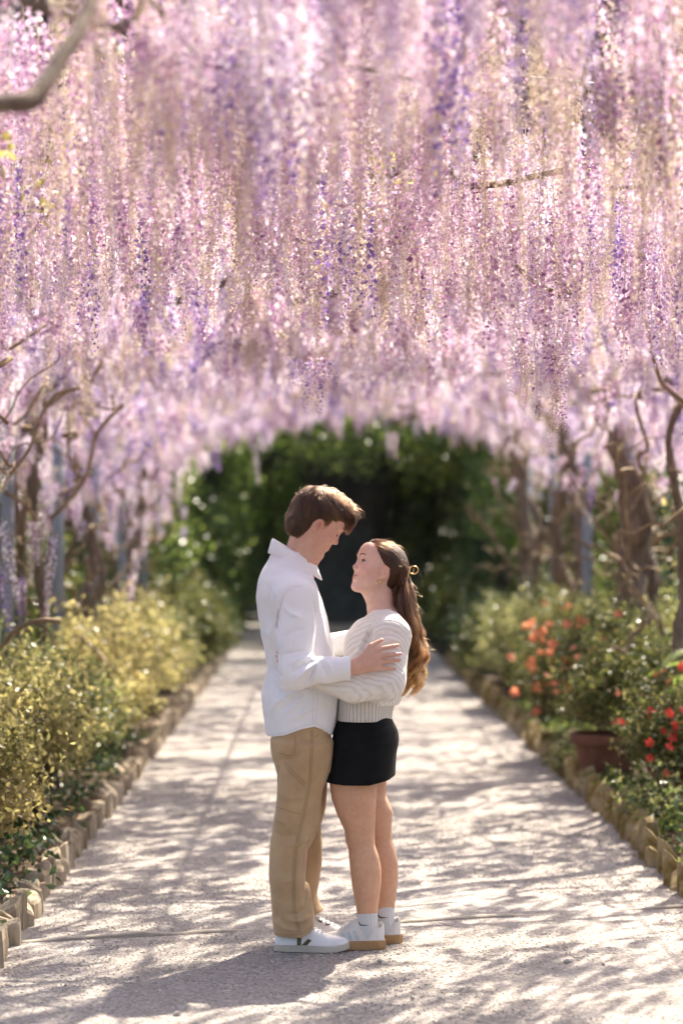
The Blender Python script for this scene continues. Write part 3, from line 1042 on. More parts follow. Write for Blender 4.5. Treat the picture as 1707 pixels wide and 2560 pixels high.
def pot(name, loc, r, h, label):
    prof = [(.68, 0), (.70, .02), (.80, .4), (.88, .72), (.90, .76), (1.0, .78), (1.03, .82), (1.03, .95), (1.0, 1.0), (.9, 1.0), (.87, .9), (.0, .88)]
    n = 28
    V, F = [], []
    for q, z_ in prof:
        for k in range(n):
            a = 2 * math.pi * k / n
            V.append((r * q * math.cos(a), r * q * math.sin(a), h * z_))
    for i in range(len(prof) - 1):
        for k in range(n):
            k2 = (k + 1) % n
            F.append((i * n + k, i * n + k2, (i + 1) * n + k2, (i + 1) * n + k))
    e = empty(name, loc, label, 'pot', 'terracotta pots in the right bed')
    obj('bowl', mesh_data('bowl', V, F, M_terra), e)
    mb = MB()
    mb.tube([(0, 0, h * .86), (0, 0, h * .90)], r * .86, 20)
    obj('potting_soil', mb.data('potting_soil', M_soil), e)
    return e


pot('terracotta_pot', (1.80, 15.0, .07), .225, .31, 'wide terracotta pot under the big olive azalea, left of the other pot')
pot('terracotta_pot', (2.02, 13.3, .07), .20, .27, 'dark terracotta pot at the right edge under the red-flowered azalea')
pot('terracotta_pot', (1.98, 20.2, .07), .21, .30, 'shaded terracotta pot farther back under the orange-flowered azalea')

e, pc = shrub('azalea', (2.05, 13.3, .33), (.40, .45, .46), .06, M_azalea, 900, 'azalea with small red flowers at the right edge, in the nearest pot', 'azalea', 'azaleas', n=900, per=12, leaf=.03, hollow=.4)
add_flowers(e, pc, FL_R, 40, .027, 1, cond=lambda p: p[:, 0] < .25)
e, pc = shrub('azalea', (1.97, 15.1, .42), (.44, .5, .50), .10, M_azalea, 910, 'olive-leaved azalea with few flowers in the wide terracotta pot', 'azalea', 'azaleas', n=1100, per=13, leaf=.03, hollow=.4)
add_flowers(e, pc, FL_O, 6, .028, 2)
e, pc = shrub('azalea', (1.98, 17.2, .12), (.52, .75, .66), .34, M_azalea, 920, 'large azalea crowded with orange flowers behind the potted ones', 'azalea', 'azaleas', n=1500, per=13, leaf=.032, hollow=.45)
add_flowers(e, pc, FL_O, 90, .039, 3, cond=lambda p: (p[:, 0] < .1))
e, pc = shrub('azalea', (2.2, 20.0, .34), (.55, .8, .60), .2, M_azalea, 930, 'azalea with scattered coral flowers behind the large orange one', 'azalea', 'azaleas', n=1100, per=12, leaf=.034, hollow=.45)
add_flowers(e, pc, FL_O, 26, .038, 4)
RIGHT = [
    (1.95, 22.2, (.45, .9, .62), .38, M_hedge2, 'yellow-green shrub right of the woman\'s hair, in front of the dark trees'),
    (2.4, 23.8, (.5, .9, .75), .4, M_azalea, 'tall olive shrub below the leaning wisteria trunk on the right'),
    (1.95, 24.6, (.42, .9, .60), .3, M_azalea, 'olive shrub behind the yellow-green one on the right'),
    (2.0, 27.2, (.5, .9, .60), .3, M_dark, 'dark green shrub at the far end of the right bed'),
    (2.75, 18.8, (.5, .8, .6), .5, M_hedge2, 'yellowish shrub at the foot of the paired trunks on the right'),
    (2.7, 15.6, (.45, .7, .6), .45, M_azalea, 'green shrub at the right edge behind the potted azaleas'),
]
for i, (x_, y_, rd, lf, mt, lb) in enumerate(RIGHT):
    shrub('bed_shrub', (x_, y_, 0.06), rd, lf, mt, 1000 + i * 7, lb, 'shrub', 'green shrubs in the right bed', n=int(1250 * rd[1]), per=12, leaf=.036, spread=.03)


# big-leaved plants
def broad_plant(loc, n, ln, wd, hgt, label, seed, mat):
    rr = random.Random(seed)
    e = empty('broad_leaved_plant', loc, label, 'plant', 'broad-leaved plants in the right bed')
    mb = MB()
    mb.tube([(0, 0, 0), (0.01, 0, hgt * .5), (0, 0, hgt)], [.008, .007, .005], 5)
    obj('stem', mb.data('stem', M_stem), e)
    for i in range(n):
        a = i * 2.4 + rr.uniform(-.3, .3)
        z0 = hgt * (.45 + .55 * i / n)
        l = ln * rr.uniform(.75, 1.1)
        V, F = [], []
        m = 7
        for k in range(m):
            t = k / (m - 1)
            w = wd * math.sin(math.pi * min(1, t * .96 + .03)) ** .8
            c = Vector((math.cos(a), math.sin(a), 0)) * (l * t) + Vector((0, 0, z0 + l * (.45 * t - .75 * t * t)))
            s = Vector((-math.sin(a), math.cos(a), 0)) * w
            V += [tuple(c + s + Vector((0, 0, w * .35))), tuple(c), tuple(c - s + Vector((0, 0, w * .35)))]
        for k in range(m - 1):
            F += [(k * 3, k * 3 + 1, k * 3 + 4, k * 3 + 3), (k * 3 + 1, k * 3 + 2, k * 3 + 5, k * 3 + 4)]
        obj('leaf', mesh_data('leaf', V, F, mat), e)


for i, (x_, y_, rr_, lb) in enumerate(((1.86, 12.75, .15, 'low leafy plant in front of the dark pot at the right edge'), (1.80, 16.0, .22, 'low plant beside the stone edging behind the wide pot'))):
    shrub('low_plant', (x_, y_, .08), (rr_, .32, .16), .02, M_hedge2, 1300 + i * 5, lb, 'plant', 'low plants along the stone edging', n=150, per=9, leaf=.04, nst=5, stem_r=.006)
broad_plant((1.83, 12.0, .06), 11, .15, .026, .30, 'leafy upright green plant at the right edge beside the stone edging', 1, M_bright)
broad_plant((1.98, 12.3, .06), 9, .14, .026, .22, 'lower leafy plant at the right edge behind the upright one', 2, M_bright)
broad_plant((2.28, 14.2, .30), 13, .42, .06, .62, 'tall plant with long glossy strap leaves at the right edge above the pots', 3, M_bright)

# ground cover: ivy, fallen leaves
gc = rng.uniform(0, 1, (520, 2))
cov = np.stack([XR + .12 + gc[:, 0] ** 1.5 * .7, 9.8 + gc[:, 1] * 12, np.full(520, .10) + rng.uniform(0, .07, 520)], -1)
V, F = leaf_cloud(cov, (.06, .07, .02), 9, .036, 71, .6)
tag(obj('ground_cover', mesh_data('ground_cover', V, F, M_bright, smooth=False)), 'low ivy-like ground cover beside the stone edging', 'ground cover', kind='stuff')
cov = np.stack([XL - .14 - rng.random(300) ** 1.4 * .5, 9.2 + rng.random(300) * 9, np.full(300, .10) + rng.uniform(0, .06, 300)], -1)
V, F = leaf_cloud(cov, (.06, .07, .02), 7, .045, 72, .6)
tag(obj('ground_cover', mesh_data('ground_cover', V, F, M_dark, smooth=False)), 'dark low ivy beside the log edging', 'ground cover', kind='stuff')
n = 5200
lx = np.where(rng.random(n) < .5, XL - .12 - rng.random(n) * 1.8, XR + .12 + rng.random(n) * 1.8)
lit = np.stack([lx, rng.uniform(8.6, 30, n), np.full(n, .10)], -1)
V, F = leaf_cloud(lit, (.02, .02, .012), 1, .05, 73, .55)
tag(obj('leaf_litter', mesh_data('leaf_litter', V, F, M_litter, smooth=False)), 'dry brown fallen leaves on the soil of both beds', 'leaf litter', kind='stuff')
n = 1500
px_ = rng.random(n)
px_ = np.where(rng.random(n) < .5, px_, np.where(rng.random(n) < .5, px_ ** 3 * .3, 1 - px_ ** 3 * .3))
pe = np.stack([XL + .04 + px_ * (XR - XL - .08), 7.0 + 15 * rng.random(n) ** 1.3, np.full(n, .016)], -1)
V, F = leaf_cloud(pe, (.01, .01, .001), 1, .012, 74, .8)
V[:, 2] = .016 + (V[:, 2] - .016) * .25
tag(obj('fallen_petals', mesh_data('fallen_petals', V, F, M_lilac, smooth=False)), 'tiny lilac petals fallen on the gravel', 'petals', kind='stuff')
# ================================================================== trees, steps and slope beyond the pergola
M_rock = surf_mat('dark_stone_step', [(0.3, (0.10, 0.095, 0.085)), (0.7, (0.22, 0.205, 0.185))], scale=5, rough=0.9, bump_scale=18, bump_strength=.6, bump_dist=.02)
M_autumn = leaf_mat('rusty_leaf', [(0.0, (0.20, 0.07, 0.02)), (0.5, (0.36, 0.15, 0.04)), (1.0, (0.48, 0.28, 0.10))], trans=0.5, rough=0.35, spec=.5)
M_darktrunk = surf_mat('dark_bark', [(0.3, (0.028, 0.022, 0.016)), (0.7, (0.08, 0.062, 0.045))], scale=6, rough=.95, bump_scale=14, bump_strength=.8, bump_dist=.04, stretch=(3, 3, .8))


def tree(name, loc, hgt, trunk_r, crowns, mat, leaf, seed, label, lean=(0, 0), per=14, dens=260, cat='tree', group='trees beyond the pergola', bark=None):
    rr = random.Random(seed)
    e = empty(name, loc, label, cat, group)
    mb = MB()
    c = catmull([(0, 0, -.1), (lean[0] * .3 + rr.uniform(-.08, .08), lean[1] * .3, hgt * .4), (lean[0], lean[1], hgt)], 16)
    mb.tube(c, list(np.linspace(trunk_r * 1.15, trunk_r * .45, 16)), 10, wob=.12)
    obj('trunk', mb.data('trunk', bark or M_darktrunk), e)
    mb = MB()
    P = []
    for j, (cx, cy, cz, rx, ry, rz) in enumerate(crowns):
        for q in range(3):
            st = c[rr.randint(7, 15)]
            en = (cx + rr.uniform(-.5, .5) * rx, cy + rr.uniform(-.5, .5) * ry, cz + rr.uniform(-.4, .4) * rz)
            md = ((st[0] + en[0]) / 2 + rr.uniform(-.2, .2), (st[1] + en[1]) / 2 + rr.uniform(-.2, .2), (st[2] + en[2]) / 2 + .15)
            mb.tube(catmull([tuple(st), md, en], 8), list(np.linspace(trunk_r * .35, trunk_r * .1, 8)), 5)
        pc = lumpy_points(int(dens * (rx * ry * rz) ** (2 / 3)), (rx, ry, rz), seed * 3 + j, hollow=.35, flat=False)
        P.append(pc + np.array([cx, cy, cz]))
    obj('limb', mb.data('limb', bark or M_darktrunk), e)
    o = obj('crown', foliage('crown', np.vstack(P), per, leaf * 1.1, leaf, mat, seed + 5, .5), e)
    o['kind'] = 'stuff'
    return e


# slope that closes the view
def slope(X, Y):
    s = np.clip((Y - 47.5) / 10, 0, 1)
    side = np.clip((np.abs(X - .3) - 4) / 10, 0, 1)
    return -.3 + s * 18 + side * 4.5 * np.clip((Y - 28) / 14, 0, 1) + wav(X, Y, .5, .25, 44)


hs = obj('hillside', grid_mesh('hillside', -60, 60, 27, 110, 121, 84, lambda X, Y: np.where(np.abs(X - .3) < 3.6, np.minimum(slope(X, Y), np.where(Y < 45, -.3, 99)), slope(X, Y)), M_earth))
tag(hs, 'dark wooded hillside rising behind the garden', 'hillside', kind='structure')
steps = empty('stone_steps', (.4, 44.0, 0), 'flight of dark stone steps climbing the shaded slope at the end of the path', 'steps')
for i in range(16):
    rr = random.Random(i)
    mb = MB()
    y0 = 44.0 + i * .42
    mb.box((-1.7 + rr.uniform(-.06, .06), y0 - 44, -.2 + i * .16), (1.7 + rr.uniform(-.06, .06), y0 - 44 + .5, .16 + i * .16 + rr.uniform(-.01, .01)))
    obj('step', mb.data('step', M_rock, smooth=False), steps)

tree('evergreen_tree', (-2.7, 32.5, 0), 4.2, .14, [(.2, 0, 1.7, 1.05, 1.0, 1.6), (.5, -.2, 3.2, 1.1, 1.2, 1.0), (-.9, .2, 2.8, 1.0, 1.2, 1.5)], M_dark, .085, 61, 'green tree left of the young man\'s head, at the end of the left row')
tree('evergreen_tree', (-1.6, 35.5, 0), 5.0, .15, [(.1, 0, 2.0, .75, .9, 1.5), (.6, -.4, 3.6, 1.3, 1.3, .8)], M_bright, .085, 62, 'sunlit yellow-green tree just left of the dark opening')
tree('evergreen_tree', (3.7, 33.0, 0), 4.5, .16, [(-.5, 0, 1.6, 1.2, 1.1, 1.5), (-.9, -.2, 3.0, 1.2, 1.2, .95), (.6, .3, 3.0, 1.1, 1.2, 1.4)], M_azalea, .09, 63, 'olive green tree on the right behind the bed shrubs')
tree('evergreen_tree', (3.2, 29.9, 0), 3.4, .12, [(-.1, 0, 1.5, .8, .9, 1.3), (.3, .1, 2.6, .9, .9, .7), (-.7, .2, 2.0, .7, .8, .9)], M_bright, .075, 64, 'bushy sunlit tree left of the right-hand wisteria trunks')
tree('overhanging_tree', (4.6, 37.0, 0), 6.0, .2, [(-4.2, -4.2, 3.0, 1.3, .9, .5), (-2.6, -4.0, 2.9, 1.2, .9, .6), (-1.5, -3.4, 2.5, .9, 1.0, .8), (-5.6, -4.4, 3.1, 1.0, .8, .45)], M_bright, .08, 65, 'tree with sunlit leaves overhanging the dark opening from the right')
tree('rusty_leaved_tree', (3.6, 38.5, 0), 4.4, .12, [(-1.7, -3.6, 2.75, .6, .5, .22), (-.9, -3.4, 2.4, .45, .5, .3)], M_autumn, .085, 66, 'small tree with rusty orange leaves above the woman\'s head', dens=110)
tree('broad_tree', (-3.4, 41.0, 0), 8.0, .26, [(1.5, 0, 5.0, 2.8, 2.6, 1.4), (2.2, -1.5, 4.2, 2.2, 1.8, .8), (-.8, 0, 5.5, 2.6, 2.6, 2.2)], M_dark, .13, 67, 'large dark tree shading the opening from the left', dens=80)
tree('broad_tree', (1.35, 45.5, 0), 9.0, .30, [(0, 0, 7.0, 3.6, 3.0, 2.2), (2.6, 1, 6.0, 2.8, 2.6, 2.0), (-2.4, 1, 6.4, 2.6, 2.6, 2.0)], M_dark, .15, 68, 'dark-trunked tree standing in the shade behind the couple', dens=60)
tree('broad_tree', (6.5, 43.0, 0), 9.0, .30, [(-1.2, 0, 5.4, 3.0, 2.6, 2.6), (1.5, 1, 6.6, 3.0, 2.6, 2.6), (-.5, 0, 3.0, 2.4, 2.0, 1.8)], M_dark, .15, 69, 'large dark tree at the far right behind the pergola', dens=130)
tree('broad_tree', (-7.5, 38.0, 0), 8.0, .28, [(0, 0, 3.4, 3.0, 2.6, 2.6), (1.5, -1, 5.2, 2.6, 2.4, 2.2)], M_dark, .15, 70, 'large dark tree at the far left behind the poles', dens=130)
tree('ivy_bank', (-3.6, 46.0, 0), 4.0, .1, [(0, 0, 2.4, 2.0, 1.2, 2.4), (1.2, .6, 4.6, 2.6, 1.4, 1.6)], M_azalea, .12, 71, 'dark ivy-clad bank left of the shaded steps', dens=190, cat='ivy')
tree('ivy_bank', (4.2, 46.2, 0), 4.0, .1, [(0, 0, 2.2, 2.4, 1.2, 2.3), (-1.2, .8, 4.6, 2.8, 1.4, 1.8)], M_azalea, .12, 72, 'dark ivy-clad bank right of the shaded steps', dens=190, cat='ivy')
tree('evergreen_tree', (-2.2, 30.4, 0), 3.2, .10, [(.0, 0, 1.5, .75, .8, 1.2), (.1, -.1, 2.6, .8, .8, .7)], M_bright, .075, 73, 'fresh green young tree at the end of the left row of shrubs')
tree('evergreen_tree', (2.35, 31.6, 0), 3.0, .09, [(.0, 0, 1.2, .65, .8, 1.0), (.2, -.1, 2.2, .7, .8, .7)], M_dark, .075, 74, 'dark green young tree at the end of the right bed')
tree('added_shade_tree', (-5.2, 39.5, 0), 7.0, .22, [(4.2, -.6, 5.4, 2.0, 2.6, 1.0), (2.0, 1.0, 5.6, 2.2, 2.6, 1.4), (5.0, 2.6, 6.2, 2.4, 2.4, 1.4)], M_dark, .2, 75, 'added tall tree whose unseen crown shades the end of the path from the left', dens=62)  # unseen crowns added to darken the far path
tree('added_shade_tree', (6.8, 40.5, 0), 7.0, .22, [(-4.6, -9.2, 5.2, 2.1, 2.2, .7), (-4.5, -6.4, 5.5, 2.1, 3.4, .8), (-3.4, -3.0, 5.4, 1.4, 2.0, .9), (-4.9, -1.5, 5.4, 2.0, 2.6, 1.0), (-3.0, 1.0, 5.6, 2.2, 2.6, 1.4), (-5.2, 3.0, 6.4, 2.4, 2.4, 1.4)], M_dark, .2, 76, 'added tall tree whose unseen crown shades the end of the path from the right', dens=62)  # likewise added out of view, crowns placed to block sun from the path
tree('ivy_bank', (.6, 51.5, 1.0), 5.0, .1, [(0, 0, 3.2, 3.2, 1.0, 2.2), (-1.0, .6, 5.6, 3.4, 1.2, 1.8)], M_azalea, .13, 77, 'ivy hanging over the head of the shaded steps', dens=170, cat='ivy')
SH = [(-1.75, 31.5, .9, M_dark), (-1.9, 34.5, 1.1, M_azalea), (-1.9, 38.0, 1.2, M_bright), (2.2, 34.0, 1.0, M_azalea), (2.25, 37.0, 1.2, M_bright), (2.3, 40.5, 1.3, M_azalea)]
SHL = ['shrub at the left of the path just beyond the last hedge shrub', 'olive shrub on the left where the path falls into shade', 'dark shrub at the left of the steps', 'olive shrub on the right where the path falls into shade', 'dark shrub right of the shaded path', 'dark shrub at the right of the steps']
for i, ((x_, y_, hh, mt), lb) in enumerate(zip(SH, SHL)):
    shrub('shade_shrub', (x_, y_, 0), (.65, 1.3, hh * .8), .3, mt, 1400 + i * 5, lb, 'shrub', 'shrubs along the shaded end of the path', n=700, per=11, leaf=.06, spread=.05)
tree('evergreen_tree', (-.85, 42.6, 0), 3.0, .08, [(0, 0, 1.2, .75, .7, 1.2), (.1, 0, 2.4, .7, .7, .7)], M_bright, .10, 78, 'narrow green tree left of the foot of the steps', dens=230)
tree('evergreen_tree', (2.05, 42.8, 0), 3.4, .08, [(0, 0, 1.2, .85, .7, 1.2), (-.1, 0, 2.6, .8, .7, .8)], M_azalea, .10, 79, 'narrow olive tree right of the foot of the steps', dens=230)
# side plantings beyond the poles
SIDE = [(-3.6, 14.0, 'L', M_hedge2), (-3.9, 18.0, 'L', M_hedge), (-3.8, 22.5, 'L', M_hedge2), (-3.7, 27.0, 'L', M_azalea), (4.2, 17.0, 'R', M_azalea), (4.2, 21.5, 'R', M_dark), (4.3, 26.0, 'R', M_dark)]
SL = ['brownish tall shrub behind the nearest left poles', 'tall golden-brown shrub behind the second left pole', 'tall yellow-green shrub behind the third left pole', 'tall olive shrub behind the farthest left poles',
      'tall olive shrub at the right edge behind the gnarled trunks', 'tall dark shrub behind the leaning wisteria trunk', 'tall dark shrub deep behind the right-hand bed']
for i, ((x_, y_, sd, mt), lb) in enumerate(zip(SIDE, SL)):
    shrub('tall_shrub', (x_, y_, 0.05), (1.0, 2.1, 2.3), .3, mt, 1200 + i * 5, lb, 'shrub', 'tall shrubs beyond the poles', n=1700, per=10, leaf=.07, spread=.06, nst=12, stem_r=.03)
# ================================================================== shape fields for the two people
class Field:
    """a distance field on a grid; shapes are blended in, then its zero surface is meshed"""
    def __init__(s, lo, hi, h):
        s.lo, s.h = np.array(lo, float), h
        s.n = np.ceil((np.array(hi, float) - s.lo) / h).astype(int) + 1
        s.F = np.full(s.n, 0.2, np.float32)

    def sub(s, lo, hi):
        i0 = np.clip(np.floor((np.array(lo) - s.lo) / s.h).astype(int), 0, s.n - 1)
        i1 = np.clip(np.ceil((np.array(hi) - s.lo) / s.h).astype(int) + 1, 1, s.n)
        sl = tuple(slice(a, b) for a, b in zip(i0, i1))
        ax = [(s.lo[k] + s.h * np.arange(i0[k], i1[k])).astype(np.float32) for k in range(3)]
        return sl, ax[0][:, None, None], ax[1][None, :, None], ax[2][None, None, :]

    def add(s, prim, k=0.0, op='u'):
        fn, lo, hi = prim
        pad = k + 3 * s.h
        sl, x, y, z = s.sub(np.array(lo) - pad, np.array(hi) + pad)
        d = fn(x, y, z).astype(np.float32)
        A = s.F[sl]
        if A.size == 0:
            return
        if op == 's':
            d = -d
            s.F[sl] = -smin(-A, -d, k)
        elif op == 'i':
            s.F[sl] = -smin(-A, -d, k)
        else:
            s.F[sl] = smin(A, d, k)

    def disp(s, fn, lo, hi):
        sl, x, y, z = s.sub(lo, hi)
        s.F[sl] += fn(x, y, z).astype(np.float32)

    def clip(s, fn):
        sl, x, y, z = s.sub(s.lo, s.lo + s.h * s.n)
        s.F = np.maximum(s.F, fn(x, y, z).astype(np.float32))

    def mesh(s, name, mat):
        V, Q = surface_net(s.F, s.lo, s.h)
        return mesh_data(name, V, Q, mat)


def smin(a, b, k):
    if k <= 0:
        return np.minimum(a, b)
    h = np.clip(0.5 + 0.5 * (b - a) / k, 0, 1)
    return b + (a - b) * h - k * h * (1 - h)


def surface_net(F, lo, h):
    F = np.pad(F, 1, constant_values=0.2)
    lo = np.asarray(lo) - h
    I = F < 0
    n = np.array(F.shape)
    cnt = np.zeros(n - 1, np.int8)
    for dx in (0, 1):
        for dy in (0, 1):
            for dz in (0, 1):
                cnt += I[dx:n[0] - 1 + dx, dy:n[1] - 1 + dy, dz:n[2] - 1 + dz]
    act = (cnt > 0) & (cnt < 8)
    ci = np.argwhere(act)
    idx = np.full(n - 1, -1, np.int32)
    idx[act] = np.arange(len(ci))
    corner = {}
    for c in [(a, b, d) for a in (0, 1) for b in (0, 1) for d in (0, 1)]:
        corner[c] = F[ci[:, 0] + c[0], ci[:, 1] + c[1], ci[:, 2] + c[2]]
    P = np.zeros((len(ci), 3)); W_ = np.zeros(len(ci))
    cs = list(corner)
    for i, a in enumerate(cs):
        for b in cs[i + 1:]:
            if sum(abs(p - q) for p, q in zip(a, b)) != 1:
                continue
            fa, fb = corner[a], corner[b]
            m = (fa < 0) != (fb < 0)
            t = np.where(m, fa / np.where(m, fa - fb, 1), 0)[:, None]
            pos = np.array(a) + t * (np.array(b) - np.array(a))
            P += pos * m[:, None]; W_ += m
    V = lo + h * (ci + P / W_[:, None])
    quads = []
    for ax in range(3):
        o1, o2 = [k for k in range(3) if k != ax]
        sa = [slice(1, -1)] * 3; sb = [slice(1, -1)] * 3
        sa[ax] = slice(0, n[ax] - 1); sb[ax] = slice(1, n[ax])
        A, B = I[tuple(sa)], I[tuple(sb)]
        e = np.argwhere(A != B)
        if len(e) == 0:
            continue
        flip = A[e[:, 0], e[:, 1], e[:, 2]]
        base = e.copy()
        base[:, o1] += 1; base[:, o2] += 1
        def cell(d1, d2):
            q = base.copy()
            q[:, o1] -= d1; q[:, o2] -= d2
            return idx[q[:, 0], q[:, 1], q[:, 2]]
        a, b, c, d = cell(1, 1), cell(0, 1), cell(0, 0), cell(1, 0)
        Q = np.stack([a, b, c, d], -1)
        if ax == 1:
            flip = ~flip
        Q[~flip] = Q[~flip][:, ::-1]
        quads.append(Q)
    Q = np.concatenate(quads)
    return V, Q[(Q >= 0).all(1)]


def cone(a, b, ra, rb, sq=None):
    """tapered limb piece; sq = (axis vector, factor) flattens it along that axis"""
    a, b = np.array(a, float), np.array(b, float)
    ab = b - a
    L2 = float(ab @ ab) + 1e-9
    r = max(ra, rb)

    def fn(x, y, z):
        px, py, pz = x - a[0], y - a[1], z - a[2]
        t = np.clip((px * ab[0] + py * ab[1] + pz * ab[2]) / L2, 0, 1)
        dx, dy, dz = px - t * ab[0], py - t * ab[1], pz - t * ab[2]
        rr = ra + (rb - ra) * t
        if sq is not None:
            n, f = np.array(sq[0], float), sq[1]
            n = n / np.linalg.norm(n)
            q = (dx * n[0] + dy * n[1] + dz * n[2]) * (1 / f - 1)
            dx, dy, dz = dx + n[0] * q, dy + n[1] * q, dz + n[2] * q
        return np.sqrt(dx * dx + dy * dy + dz * dz) - rr
    return fn, np.minimum(a, b) - r, np.maximum(a, b) + r


def ell(c, r, M=None):
    c, r = np.array(c, float), np.array(r, float)
    R_ = np.eye(3) if M is None else np.array(M, float)        # columns: axes in world
    ext = np.abs(R_) @ r

    def fn(x, y, z):
        px, py, pz = x - c[0], y - c[1], z - c[2]
        u = [(px * R_[0, k] + py * R_[1, k] + pz * R_[2, k]) for k in range(3)]
        k0 = np.sqrt(sum((u[k] / r[k]) ** 2 for k in range(3))) + 1e-6
        k1 = np.sqrt(sum((u[k] / r[k] ** 2) ** 2 for k in range(3))) + 1e-6
        return k0 * (k0 - 1) / k1
    return fn, c - ext, c + ext


def loft(rows, p=2.2, yaw=0.0):
    """rows: (z, x_min, x_max, y_center, y_half); smooth stack of rounded sections"""
    rows = sorted(rows)
    A = np.array(rows, float)
    zz = np.linspace(A[0, 0], A[-1, 0], 240)
    T = [np.interp(zz, A[:, 0], A[:, k]) for k in range(1, 5)]
    w = max(3, int(0.03 / (zz[1] - zz[0])) | 1)
    ker = np.hanning(w + 2)[1:-1]; ker /= ker.sum()
    T = [np.convolve(np.pad(t, w // 2, mode='edge'), ker, 'valid') for t in T]
    sy, cy = math.sin(yaw), math.cos(yaw)

    def fn(x, y, z):
        t0, t1, yc, yh = [np.interp(z, zz, t) for t in T]
        c, e = (t0 + t1) / 2, (t1 - t0) / 2
        a = np.sqrt(np.maximum(e ** 2 - (yh * sy) ** 2, (.5 * e) ** 2)) / cy
        px, py = x - c, y - yc
        u, v = px * cy + py * sy, -px * sy + py * cy
        q = (np.abs(u / a) ** p + np.abs(v / yh) ** p) ** (1 / p)
        d = (q - 1) * np.minimum(a, yh)
        dz = np.maximum(A[0, 0] - z, z - A[-1, 0])
        return np.maximum(d, dz)
    m = float(max(A[:, 4].max(), .05))
    lo = (A[:, 1].min() - .03, (A[:, 3] - A[:, 4]).min() - .03, A[0, 0])
    hi = (A[:, 2].max() + .03, (A[:, 3] + A[:, 4]).max() + .03, A[-1, 0])
    return fn, np.array(lo), np.array(hi)


def fold(pts, amp, wid, near=True, yc=0.0):
    """a crease or ridge over the near side of a garment along an x,z line (negative amp: ridge)"""
    P = np.array(pts, float)

    def fn(x, y, z):
        best, tt = None, None
        X, Z = np.broadcast_arrays(x, z)
        n = len(P) - 1
        for i in range(n):
            a, b = P[i], P[i + 1]
            ab = b - a
            t = np.clip(((X - a[0]) * ab[0] + (Z - a[1]) * ab[1]) / (ab @ ab), 0, 1)
            d2 = (X - a[0] - t * ab[0]) ** 2 + (Z - a[1] - t * ab[1]) ** 2
            g = (i + t) / n
            if best is None:
                best, tt = d2, g
            else:
                m = d2 < best
                best, tt = np.where(m, d2, best), np.where(m, g, tt)
        taper = np.sin(np.pi * np.clip(tt * .86 + .07, 0, 1)) ** .7
        side = 1 / (1 + np.exp((y - yc) * (60 if near else -60)))
        return amp * taper * np.exp(-np.sqrt(best + (.0016) ** 2) / (wid * .8)) * side
    lo = P.min(0) - wid * 3
    hi = P.max(0) + wid * 3
    return fn, (lo[0], -99, lo[1]), (hi[0], 99, hi[1])


def bvh_of(me):
    return BVHTree.FromPolygons([v.co.copy() for v in me.vertices], [tuple(p.vertices) for p in me.polygons])


def on_near(bvh, x, z, off=.0012):
    h, nr, _, _ = bvh.ray_cast(Vector((x, -2, z)), Vector((0, 1, 0)))
    if h is None:
        return None
    return h + nr * off if nr.y < 0 else h - nr * off


def seam(name, bvh, pts, r, mat, parent, n=80, off=.0006):
    P = catmull([(a, 0, b) for a, b in pts], n)
    out = [q for q in (on_near(bvh, p[0], p[2], off) for p in P) if q is not None]
    keep = [out[0]] if out else []
    for q in out[1:]:
        if abs(q.y - keep[-1].y) < .05 and (q - keep[-1]).length > 1e-4:
            keep.append(q)
    if len(keep) < 3:
        return None
    mb = MB(); mb.tube(keep, r, 5)
    return obj(name, mb.data(name, mat), parent, world=True)


def decal(name, bvh, poly, mat, parent, off=.0012, cuts=3, thick=.001):
    """a flat shape laid onto the near face of a mesh"""
    import bmesh
    bm = bmesh.new()
    f = bm.faces.new([bm.verts.new((x, 0, z)) for x, z in poly])
    bmesh.ops.triangulate(bm, faces=[f])
    bmesh.ops.subdivide_edges(bm, edges=bm.edges[:], cuts=cuts, use_grid_fill=True)
    bad = []
    for v in bm.verts:
        q = on_near(bvh, v.co.x, v.co.z, off)
        if q is None:
            bad.append(v)
        else:
            v.co.y = q.y
    bmesh.ops.delete(bm, geom=bad, context='VERTS')
    me = bpy.data.meshes.new(name)
    bm.to_mesh(me); bm.free()
    me.materials.append(mat)
    return obj(name, me, parent, world=True)


def hair_object(name, strands, r0, r1, mat, parent):
    hc = bpy.data.hair_curves.new(name)
    hc.add_curves([len(s) for s in strands])
    P = np.concatenate(strands).astype(np.float32)
    hc.position_data.foreach_set('vector', P.ravel())
    rad = np.concatenate([np.linspace(r0, r1, len(s)) for s in strands]).astype(np.float32)
    a = hc.attributes.get('radius') or hc.attributes.new('radius', 'FLOAT', 'POINT')
    a.data.foreach_set('value', rad)
    hc.materials.append(mat)
    return obj(name, hc, parent, world=True)


def set_colors(me, cols):
    a = me.color_attributes.new('Col', 'FLOAT_COLOR', 'POINT')
    c = np.ones((len(me.vertices), 4), np.float32)
    c[:, :3] = cols
    a.data.foreach_set('color', c.ravel())


def verts_of(me):
    V = np.empty(len(me.vertices) * 3, np.float32)
    me.vertices.foreach_get('co', V)
    return V.reshape(-1, 3)


class Frame:
    """head axes: f forward, s to the person's left, v up"""
    def __init__(s, origin, fwd, up, k):
        s.F = np.array(Vector(fwd).normalized()); s.U = np.array(Vector(up).normalized())
        s.S = np.cross(s.U, s.F)
        s.O = np.array(origin, float); s.k = k
        s.M = np.stack([s.F, s.S, s.U], 1)

    def p(s, f, sd, v):
        return s.O + s.k * (f * s.F + sd * s.S + v * s.U)

    def local(s, V):
        return ((V - s.O) @ s.M) / s.k


